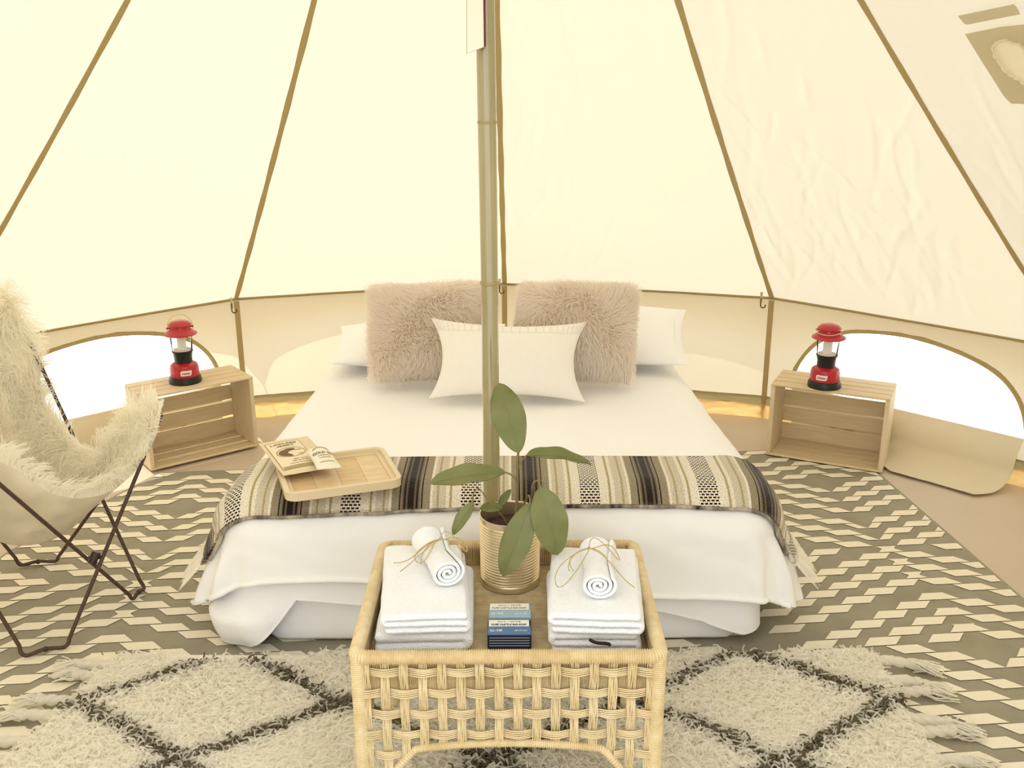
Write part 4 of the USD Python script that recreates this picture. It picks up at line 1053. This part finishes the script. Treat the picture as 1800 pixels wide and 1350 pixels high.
# ------------------------------------------------------------------ on the table: towels, soap, plant
def serp(w, layers, gap, skew=0.0, sag=0.0, n=22):
    """A cloth folded to and fro: cross-section path (x, z), folds at left and right."""
    P = []
    for k in range(layers):
        xs = np.linspace(-w / 2, w / 2, n) if k % 2 == 0 else np.linspace(w / 2, -w / 2, n)
        P += [(x, k * gap + skew * x - sag * (abs(2 * x / w) ** 3) * k / max(layers - 1, 1)) for x in xs]
        if k < layers - 1:
            s = 1 if k % 2 == 0 else -1; x_e = s * w / 2
            for a in np.linspace(-PI / 2, PI / 2, 8)[1:-1]: P.append((x_e + s * gap / 2 * math.cos(a), k * gap + gap / 2 + gap / 2 * math.sin(a) + skew * x_e - sag * k / max(layers - 1, 1)))
    return A(P)
def towel(name, label, loc, rz, w, d_, layers, gap, skew=0.0, sag=0.0, cat_='towel', seed=1, wob=.006, n=22):
    t = thing(name, label, cat_, loc, rz)
    r = gap * .47
    m = ribbon_loft(serp(w, layers, gap, skew, sag, n), r, 0, d_, rim=.010, wob=wob, seed=seed)
    v = m.vertices; m.apply_translation([0, 0, -v[:, 2].min()])
    obj('folded_cloth', m, M['towel'], t, smooth=60)
    return t
def wash(label, loc, rz, L=.17, r0=.004, turns=3.1, gap=.0082, seed=3, tilt=.0):
    t = thing('rolled_washcloth', label, 'washcloth', loc, rz)
    a = np.linspace(0, turns * 2 * PI, 110); rad = r0 + gap * a / (2 * PI)
    path = np.column_stack([rad * np.cos(a) * 1.12, rad * np.sin(a) * .92])
    m = ribbon_loft(path, gap * .45, 0, L, ny=12, rim=.008, wob=.0035, seed=seed)
    v = m.vertices; zc = v[:, 2].min()
    s = np.interp(v[:, 1], [0, L * .55, L], [1, .82, 1.12]); v[:, 0] *= s; v[:, 2] = (v[:, 2] - zc) * s
    # the tucked layers show at the end facing the room
    v[:, 1] += .010 * np.exp(-((np.hypot(v[:, 0], v[:, 2] + zc)) / .012) ** 2) * 0
    m.vertices = v
    obj('rolled_cloth', m, M['towel'], t, smooth=60)
    return t
def bow(label, loc, pts_list, r=.0011):
    t = thing('twine_bow', label, 'twine bow', loc)
    for nm, pts in pts_list:
        P = smoothpath(A(pts), 60); P = P + .0006 * np.stack([fbm(P * 90 + q, 2, q) for q in range(3)], -1)
        obj(nm, tube(P, r, 6), M['twine'], t, smooth=60)
    return t
# left pile
towel('folded_towel', 'thick white waffle towel at the bottom of the left pile', (-.134, -.575, TZ + .001), .03, .170, .30, 2, .024, seed=4, wob=.006)
towel('folded_towel', 'folded white towel on top of the left pile, under the twine bow', (-.122, -.585, TZ + .050), .09, .158, .315, 3, .0155, skew=-.035, seed=9, wob=.008)
wash('rolled white washcloth on the left pile of towels', (-.080, -.470, TZ + .1020), .34, seed=3, gap=.0092)
zb = TZ + .109
bow('olive twine bow tied round the left rolled washcloth', (-.105, -.375, zb), [
    ('loop', [(0, 0, .058), (-.03, -.012, .052), (-.055, -.02, .022), (-.04, -.04, .022), (-.015, -.02, .05), (0, 0, .058)]),
    ('loop', [(0, 0, .058), (.025, .008, .058), (.052, .006, .050), (.060, -.012, .034), (.045, -.006, .05), (0, 0, .058)]),
    ('tail', [(0, 0, .058), (-.035, -.022, .04), (-.07, -.034, .012), (-.085, -.05, .006)]), ('tail', [(0, 0, .058), (-.03, -.002, .045), (-.07, .0, .01), (-.105, -.005, .004)]),
    ('knot', [(-.004, -.002, .056), (0, .002, .061), (.004, -.002, .057)]),
    ('binding', [(-.042, -.012, .004), (-.035, -.010, .035), (0, 0, .058), (.038, .010, .038), (.048, .014, .006)])])
# right pile
towel('folded_towel', 'thick white towel at the bottom of the right pile, its fold facing the room', (.226, -.582, TZ + .001), -.02, .160, .28, 3, .0175, seed=14, wob=.006)
towel('folded_towel', 'folded white towel on top of the right pile, over the dark hair tie', (.226, -.590, TZ + .0548), -.07, .172, .300, 3, .0150, skew=.012, seed=19, wob=.008)
wash('rolled white washcloth on the right pile of towels', (.236, -.530, TZ + .1030), -.05, seed=6, L=.165, gap=.0092)
bow('olive twine bow tied round the right rolled washcloth', (.222, -.43, TZ + .114), [
    ('loop', [(0, 0, .058), (-.03, -.02, .056), (-.075, -.055, .02), (-.07, -.085, .012), (-.035, -.06, .03), (0, 0, .058)]),
    ('loop', [(0, 0, .058), (.03, .014, .058), (.055, .018, .05), (.066, 0, .03), (.05, .006, .045), (0, 0, .058)]),
    ('tail', [(0, 0, .058), (.03, -.02, .05), (.065, -.05, .02), (.092, -.078, .006)]), ('tail', [(0, 0, .058), (-.02, -.008, .055), (-.042, -.03, .045), (-.036, -.05, .03)]),
    ('knot', [(-.004, -.002, .056), (0, .002, .061), (.004, -.002, .057)]),
    ('binding', [(-.042, 0, .004), (-.036, 0, .038), (0, 0, .058), (.036, 0, .038), (.042, 0, .004)])])
ht = obj('hair_tie', tube(smoothpath([(.213, -.604, TZ + .055), (.222, -.610, TZ + .053), (.236, -.611, TZ + .051), (.250, -.612, TZ + .050), (.253, -.609, TZ + .046)], 30), .0034, 8), M['hair_tie'], smooth=60)
tag(ht, 'short dark brown band hanging out of the right towel pile', 'band')
# soap boxes
def soap(label, loc, top, side, ink, rz=0.0):
    t = thing('soap_box', label, 'soap box', loc, rz)
    w, d_, h = .092, .060, .034
    obj('carton', bx(-w / 2, w / 2, 0, d_, 0, h, .0015), M[side], t)
    obj('top_panel', bx(-w / 2 + .001, w / 2 - .001, .001, .033, h - .0002, h + .0006, .0002), M[top], t, label='blue printed strip of the top')
    obj('label_band', bx(-w / 2 + .002, w / 2 - .004, .033, d_ - .001, h - .0002, h + .0007, .0002), M['label_cream'], t, label='cream label band along the back of the top')
    F4 = lambda x, y, z: trimesh.transformations.translation_matrix([x, y, z])
    text_on('PURE CASTILE BAR SOAP', .0062, M[ink], t, F4(-.001, .0395, h + .0007), fitw=.074, bold=True)
    text_on('ALL-ONE', .0036, M['ink_grey'], t, F4(-.001, .051, h + .0007), fitw=.050, bold=True)
    text_on('ALL-ONE', .0065, M['ink_white'], t, F4(-.028, .017, h + .0006), fitw=.026, bold=True)
    text_on('NET WT 5 OZ', .0042, M['ink_white'], t, F4(.024, .016, h + .0006), fitw=.026)
    fr4 = trimesh.transformations.rotation_matrix(PI / 2, [1, 0, 0]); 
    for k in range(4):
        m4 = fr4.copy(); m4[:3, 3] = (0, -.0001, .0075 + .0062 * k)
        obj('print_line', T(bx(-w / 2 + .004, w / 2 - .004, -.0012, .0012, 0, .0005, .0001), (0, -.0001, .0085 + .0062 * k), rx=PI / 2), M['ink_grey'], t)
    return t
soap('navy blue soap box with a cream label, nearest the front rim of the table', (.049, -.553, TZ + .001), 'soap_navy', 'soap_navy_side', 'ink_navy')
soap('pale blue soap box with a cream label, behind the navy one', (.050, -.484, TZ + .001), 'soap_pale', 'soap_pale_side', 'ink_grey')
# plant in a ribbed tin
PX, PY, CH, CR = .050, -.258, .176, .0700
plant = thing('potted_plant', 'young rubber plant with broad leaves in a ribbed tin can on the wicker table', 'plant', (PX, PY, TZ + .001))
prof = [(0, .001), (CR - .002, .001), (CR, .004), (CR, .014)]
for k in range(20):
    z = .017 + k * .0072
    prof += [(CR - .0024, z), (CR + .0004, z + .0022), (CR + .0004, z + .0038), (CR - .0024, z + .0060)]
prof += [(CR, CH - .010), (CR, CH - .002), (CR + .0015, CH), (CR - .0015, CH), (CR - .003, CH - .004), (CR - .003, CH - .04), (0, CH - .04)]
obj('tin_can', lathe(prof, 64), M['tin'], plant, smooth=40, label='tan ribbed tin can')
a = np.linspace(0, 2 * PI, 41); rad = np.linspace(.0, CR - .0035, 9)
sp = np.stack([np.column_stack([r_ * np.cos(a), r_ * np.sin(a), CH - .034 + .012 * fbm(np.column_stack([r_ * np.cos(a) * 50, r_ * np.sin(a) * 50, a * 0]), 3, 6)]) for r_ in rad], 0)
obj('soil', grid(sp), M['soil'], plant, smooth=False)
def rel(px, py, Y): return at_px(px, py, Y=Y) - A([PX, PY, TZ])
base_s = A([.008, .005, CH - .036])
st0 = [base_s, rel(909, 860, -.245), rel(909, 830, -.245), rel(911, 797, -.25)]
obj('stem', tube(smoothpath(st0, 24), np.linspace(.0040, .0028, 24), 8), M['stem'], plant, smooth=60)
def leaf(b, tip, w, face, bend=.0, fold=.15, wide=.5, k=26, m_=13, curl=0.0, twist=0.0):
    """A broad leaf from b to tip; face: the way its upper side looks; bend: sag of the middle along face; wide: where it is widest."""
    b, tip, face = A(b), A(tip), A(face, ) * 1.0
    ax = tip - b; L = np.linalg.norm(ax); ax = ax / L
    face = face - ax * (face @ ax); face /= np.linalg.norm(face); side = np.cross(ax, face)
    s = np.linspace(0, 1, k); q = np.linspace(-1, 1, m_)
    pw_ = math.log(.5) / math.log(wide)
    wid = w / 2 * np.sin(PI * np.clip(s, 0, 1) ** pw_) ** .62
    wid[0] = .0012; wid[-1] = .0004
    mid = b + ax * (s * L)[:, None] + face * (bend * 4 * s * (1 - s))[:, None] + face * (curl * s ** 3)[:, None]
    tw = twist * s
    Pm = mid[:, None] + (q[None, :, None] * wid[:, None, None]) * (side[None, None] * np.cos(tw)[:, None, None] + face[None, None] * np.sin(tw)[:, None, None]) + face * (fold * np.abs(q)[None, :, None] * wid[:, None, None])
    Pm = Pm + face * (.0022 * np.sin(s * 16)[:, None] * np.abs(q)[None] ** 2 * (w / .06))[..., None]
    l = obj('leaf', thick(Pm[:, ::-1], .0010), M['leaf'], plant, smooth=True)
    vein = mid + face * .0006
    obj('leaf_vein', tube(vein[:-2], np.linspace(.0016, .0005, k - 2), 6, cap=False), M['leaf_vein'], str(l.GetPath()), smooth=60)
    return mid
FC = A([0, -1.0, .35])
leaf(rel(912, 797, -.25), rel(877, 674, -.235), .078, FC, bend=-.010, fold=.12, wide=.52)
leaf(rel(925, 801, -.25), rel(1041, 819, -.225), .048, A([.1, -.25, 1.0]), bend=.012, fold=.35, wide=.42)
obj('petiole', tube(smoothpath([rel(910, 828, -.247), rel(916, 812, -.25), rel(926, 801, -.25)], 10), .0020, 6), M['stem'], plant, smooth=60)
leaf(rel(889, 831, -.25), rel(755, 851, -.30), .060, A([0, -.50, 1.0]), bend=.008, fold=.28, wide=.5)
obj('petiole', tube(smoothpath([rel(909, 850, -.246), rel(902, 838, -.25), rel(889, 831, -.25)], 10), .0020, 6), M['stem'], plant, smooth=60)
leaf(rel(932, 884, -.335), rel(884, 1014, -.372), .068, FC + A([.1, -.4, .2]), bend=.010, fold=.15, wide=.5)
obj('petiole', tube(smoothpath([base_s, rel(925, 878, -.275), rel(931, 874, -.315), rel(932, 886, -.336)], 14), .0021, 6), M['stem'], plant, smooth=60)
leaf(rel(949, 857, -.325), rel(980, 977, -.350), .082, FC + A([.15, 0, .25]), bend=.014, fold=.08, wide=.46)
obj('petiole', tube(smoothpath([base_s + A([.006, 0, 0]), rel(934, 875, -.270), rel(938, 853, -.295), rel(945, 846, -.315), rel(951, 858, -.326)], 22), .0020, 6), M['stem'], plant, smooth=60)
leaf(rel(833, 884, -.29), rel(796, 941, -.31), .030, A([-.5, -1, .2]), bend=.008, fold=.4, wide=.45)
obj('petiole', tube(smoothpath([base_s + A([-.01, -.01, -.002]), rel(878, 902, -.262), rel(853, 874, -.275), rel(838, 860, -.285), rel(832, 870, -.29), rel(833, 885, -.29)], 26), .0014, 6), M['stem'], plant, smooth=60)
leaf(rel(878, 890, -.235), rel(898, 861, -.23), .019, A([-.3, -1, .3]), bend=.003, fold=.4, wide=.45)
leaf(rel(884, 893, -.240), rel(843, 895, -.246), .030, A([0, -.6, 1]), bend=.003, fold=.2, wide=.5)
obj('bud', tube(smoothpath([rel(936, 872, -.262), rel(935, 855, -.264), rel(941, 846, -.266), rel(950, 846, -.268), rel(955, 858, -.27)], 24), np.linspace(.0016, .0008, 24), 6), M['leaf_vein'], plant, smooth=60)

# ------------------------------------------------------------------ on the bed: tray with snacks
TRZ = .509
tr_rz = math.atan2(.101, .292)
tray = thing('serving_tray', 'rounded wooden serving tray on the throw at the foot of the bed', 'tray', (-.437, .222, TRZ), tr_rz)
TW, TDp = .318, .272
def rim_poly(d): return Polygon(rbox2(-TW / 2 + d, TW / 2 - d, -TDp / 2 + d, TDp / 2 - d, max(.032 - d, .006), 8))
lip = trimesh.creation.extrude_polygon(rim_poly(0).difference(rim_poly(.013)), .012, engine='earcut'); lip.apply_translation([0, 0, .012])
obj('raised_rim', lip, M['tray_rim'], tray)
ch = trimesh.creation.extrude_polygon(rim_poly(.0005).difference(rim_poly(.026)), .013, engine='earcut'); ch.apply_translation([0, 0, .0005])
obj('inner_step', ch, M['tray_rim'], tray)
ft = trimesh.creation.extrude_polygon(rim_poly(.012), .006, engine='earcut'); ft.apply_translation([0, 0, -.005])
obj('underside', ft, M['acacia'], tray)
xs = np.linspace(-TW / 2 + .020, TW / 2 - .020, 5)
for k in range(4):
    g = rim_poly(.020).intersection(sbox(xs[k] + .0003, -1, xs[k + 1] - .0003, 1))
    m = trimesh.creation.extrude_polygon(g, .008, engine='earcut'); m.apply_translation([0, 0, .001])
    obj('base_board', m, M['acacia' if k % 2 == 0 else 'acacia_pale'], tray)
# paper pouch of jerky
def frame_px(o, xd, yd, z_up=0.0):
    xd = A(xd) / np.linalg.norm(xd); yd = A(yd) - xd * (A(yd) @ xd); yd /= np.linalg.norm(yd); zd = np.cross(xd, yd)
    M4 = np.eye(4); M4[:3, 0], M4[:3, 1], M4[:3, 2], M4[:3, 3] = xd, yd, zd, o; return M4
bM4 = frame_px((-.567, .297, TRZ + .0365), (.128, .070, -.004), (-.112, .234, .010))
bag = thing('jerky_pouch', 'flat kraft-paper pouch printed with an oval portrait, lying over the left side of the tray', 'snack pouch', mat4=bM4)
bw, bl = .150, .255
ug_, vg_ = np.meshgrid(np.linspace(-1, 1, 30), np.linspace(-1, 1, 40), indexing='ij')
puff = .008 * (1 - ug_ ** 2) ** .8 * (1 - np.abs(vg_) ** 4) + .0015 * fbm(np.stack([ug_ * 3, vg_ * 4, ug_ * 0], -1), 3, 3)
top_ = np.stack([ug_ * bw / 2, vg_ * bl / 2, puff], -1); bot_ = np.stack([ug_ * bw / 2, vg_ * bl / 2, -puff * .4 - .0008], -1)
obj('pouch_body', cat([grid(top_), trimesh.Trimesh(grid(bot_).vertices, grid(bot_).faces[:, ::-1], process=False)]), M['kraft'], bag, smooth=True)
def on_bag(m, lift=.0006):
    v = m.vertices.copy()
    uu_, vv_ = np.clip(v[:, 0] / (bw / 2), -1, 1), np.clip(v[:, 1] / (bl / 2), -1, 1)
    v[:, 2] = .008 * (1 - uu_ ** 2) ** .8 * (1 - np.abs(vv_) ** 4) + lift + v[:, 2] * .5 + .001
    m.vertices = v; return m
def flatpoly(g, h=.0004, cell=.008):
    x0, y0, x1, y1 = g.bounds; out = []
    for i in range(int((x1 - x0) / cell) + 1):
        for j in range(int((y1 - y0) / cell) + 1):
            q = g.intersection(sbox(x0 + i * cell, y0 + j * cell, x0 + (i + 1) * cell, y0 + (j + 1) * cell))
            for e in getattr(q, 'geoms', [q]):
                if e.geom_type == 'Polygon' and e.area > 1e-9: out.append(trimesh.creation.extrude_polygon(e, h, engine='earcut'))
    return cat(out)
lx0, lx1, ly0, ly1 = -.066, .036, -.100, .098
obj('paper_label', on_bag(flatpoly(sbox(lx0, ly0, lx1, ly1)), .0003), M['kraft_pale'], bag, smooth=True, label='pale printed panel of the pouch')
obj('label_border', on_bag(flatpoly(sbox(lx0, ly0, lx1, ly1).difference(sbox(lx0 + .0022, ly0 + .003, lx1 - .0022, ly1 - .003))), .0006), M['ink_olive'], bag)
obj('label_foot', on_bag(flatpoly(sbox(lx0 + .004, ly0 + .004, lx1 - .003, ly0 + .017)), .0007), M['ink_olive'], bag)
def words(txt, x, y, h, w, mm, parent, fn, bold=True):
    m = meshkit.text_mesh(txt, h, .0003, bold); b_ = m.bounds
    m.apply_translation([-(b_[0][0] + b_[1][0]) / 2, -(b_[0][1] + b_[1][1]) / 2, 0]); m.apply_scale([w / (b_[1][0] - b_[0][0]), 1, 1]); m.apply_translation([x, y, 0])
    obj('lettering', fn(m), M[mm], parent, smooth=False)
bl_ = lambda m: on_bag(m, .0009)
words('LAWLESS', -.015, .078, .0115, .076, 'ink_brown', bag, bl_); words('JERKY', -.015, .060, .0115, .054, 'ink_brown', bag, bl_)
el = lambda rx, ry, cx=-.012, cy=.008: shapely.affinity.translate(shapely.affinity.scale(Point(0, 0).buffer(1, 24), rx, ry), cx, cy)
obj('oval_frame', on_bag(flatpoly(el(.042, .036).difference(el(.039, .033))), .0009), M['ink_olive'], bag)
head = el(.020, .022, -.028, .006).union(el(.016, .009, -.012, .026)).union(Polygon([(-.044, -.022), (-.012, -.026), (-.016, -.010), (-.034, -.008)])).intersection(el(.037, .031))
face = el(.014, .013, -.008, .002)
obj('oval_emblem', on_bag(flatpoly(head.difference(face), cell=.006), .0009), M['ink_brown'], bag, label='dark hair of the portrait in the oval')
obj('oval_emblem', on_bag(flatpoly(el(.012, .003, .010, .018).union(el(.010, .0025, .012, -.012)), cell=.006), .0009), M['ink_olive'], bag)
words('BEEF JERKY', .000, -.046, .0055, .040, 'ink_olive', bag, bl_); words('NET WT 2 OZ', -.004, -.058, .0050, .044, 'ink_brown', bag, bl_); words('GRASS FED AND FINISHED', -.008, -.072, .0045, .060, 'ink_olive', bag, bl_)
gM4 = frame_px((-.474, .222, TRZ + .0545), (.049, .022, -.004), (-.044, .140, .004))
gold = thing('snack_packet', 'small cream paper packet printed with gold lettering, lying across the pouch and the tray', 'snack packet', mat4=gM4)
gw, gl = .062, .145
ag, vv_ = np.meshgrid(np.linspace(-1, 1, 30), np.linspace(-1, 1, 30), indexing='ij')
def gsurf(u_, v_):
    k = 1 - .78 * np.clip((-v_ + .0) / 1, 0, 1) ** 2.2
    kt = np.clip(1 - np.clip((v_ - .55) / .45, 0, 1) ** 3, 0.05, 1)
    return np.stack([u_ * gw / 2 * (1 + .10 * (v_ < 0) * np.abs(v_)) * (.86 + .14 * kt ** .5), v_ * gl / 2, .017 * np.sqrt(np.maximum(1 - u_ ** 2, 0)) * np.clip(kt ** .5 * (.35 + .65 * k), 0, 1) * (1 - .85 * np.clip((-v_ - .72) / .28, 0, 1) ** 2) - .002], -1)
tp = gsurf(ag, vv_); bt = tp * A([1, 1, -.35])
obj('packet_body', cat([grid(tp), trimesh.Trimesh(grid(bt).vertices, grid(bt).faces[:, ::-1], process=False)]), M['label_cream'], gold, smooth=True)
def on_gold(m):
    v = m.vertices.copy(); q = gsurf(np.clip(v[:, 0] / (gw / 2), -.97, .97), np.clip(v[:, 1] / (gl / 2), -1, 1)); q[:, 2] += .0008 + v[:, 2] * .5; m.vertices = q; return m
words('GOLD', -.010, .012, .0150, .034, 'ink_brown', gold, on_gold); words('RUSH', .022, .012, .0150, .016, 'ink_brown', gold, on_gold)
obj('arched_band', on_gold(flatpoly(shapely.affinity.translate(Point(0, 0).buffer(.026, 24).difference(Point(0, 0).buffer(.021, 24)).intersection(sbox(-1, .010, 1, 1)), 0, .028), cell=.005)), M['ink_olive'], gold)
for y, w_ in ((-.008, .036), (-.022, .030), (-.046, .038)): obj('print_line', on_gold(flatpoly(sbox(-w_ / 2, y - .0016, w_ / 2, y + .0016), cell=.006)), M['ink_olive'], gold)
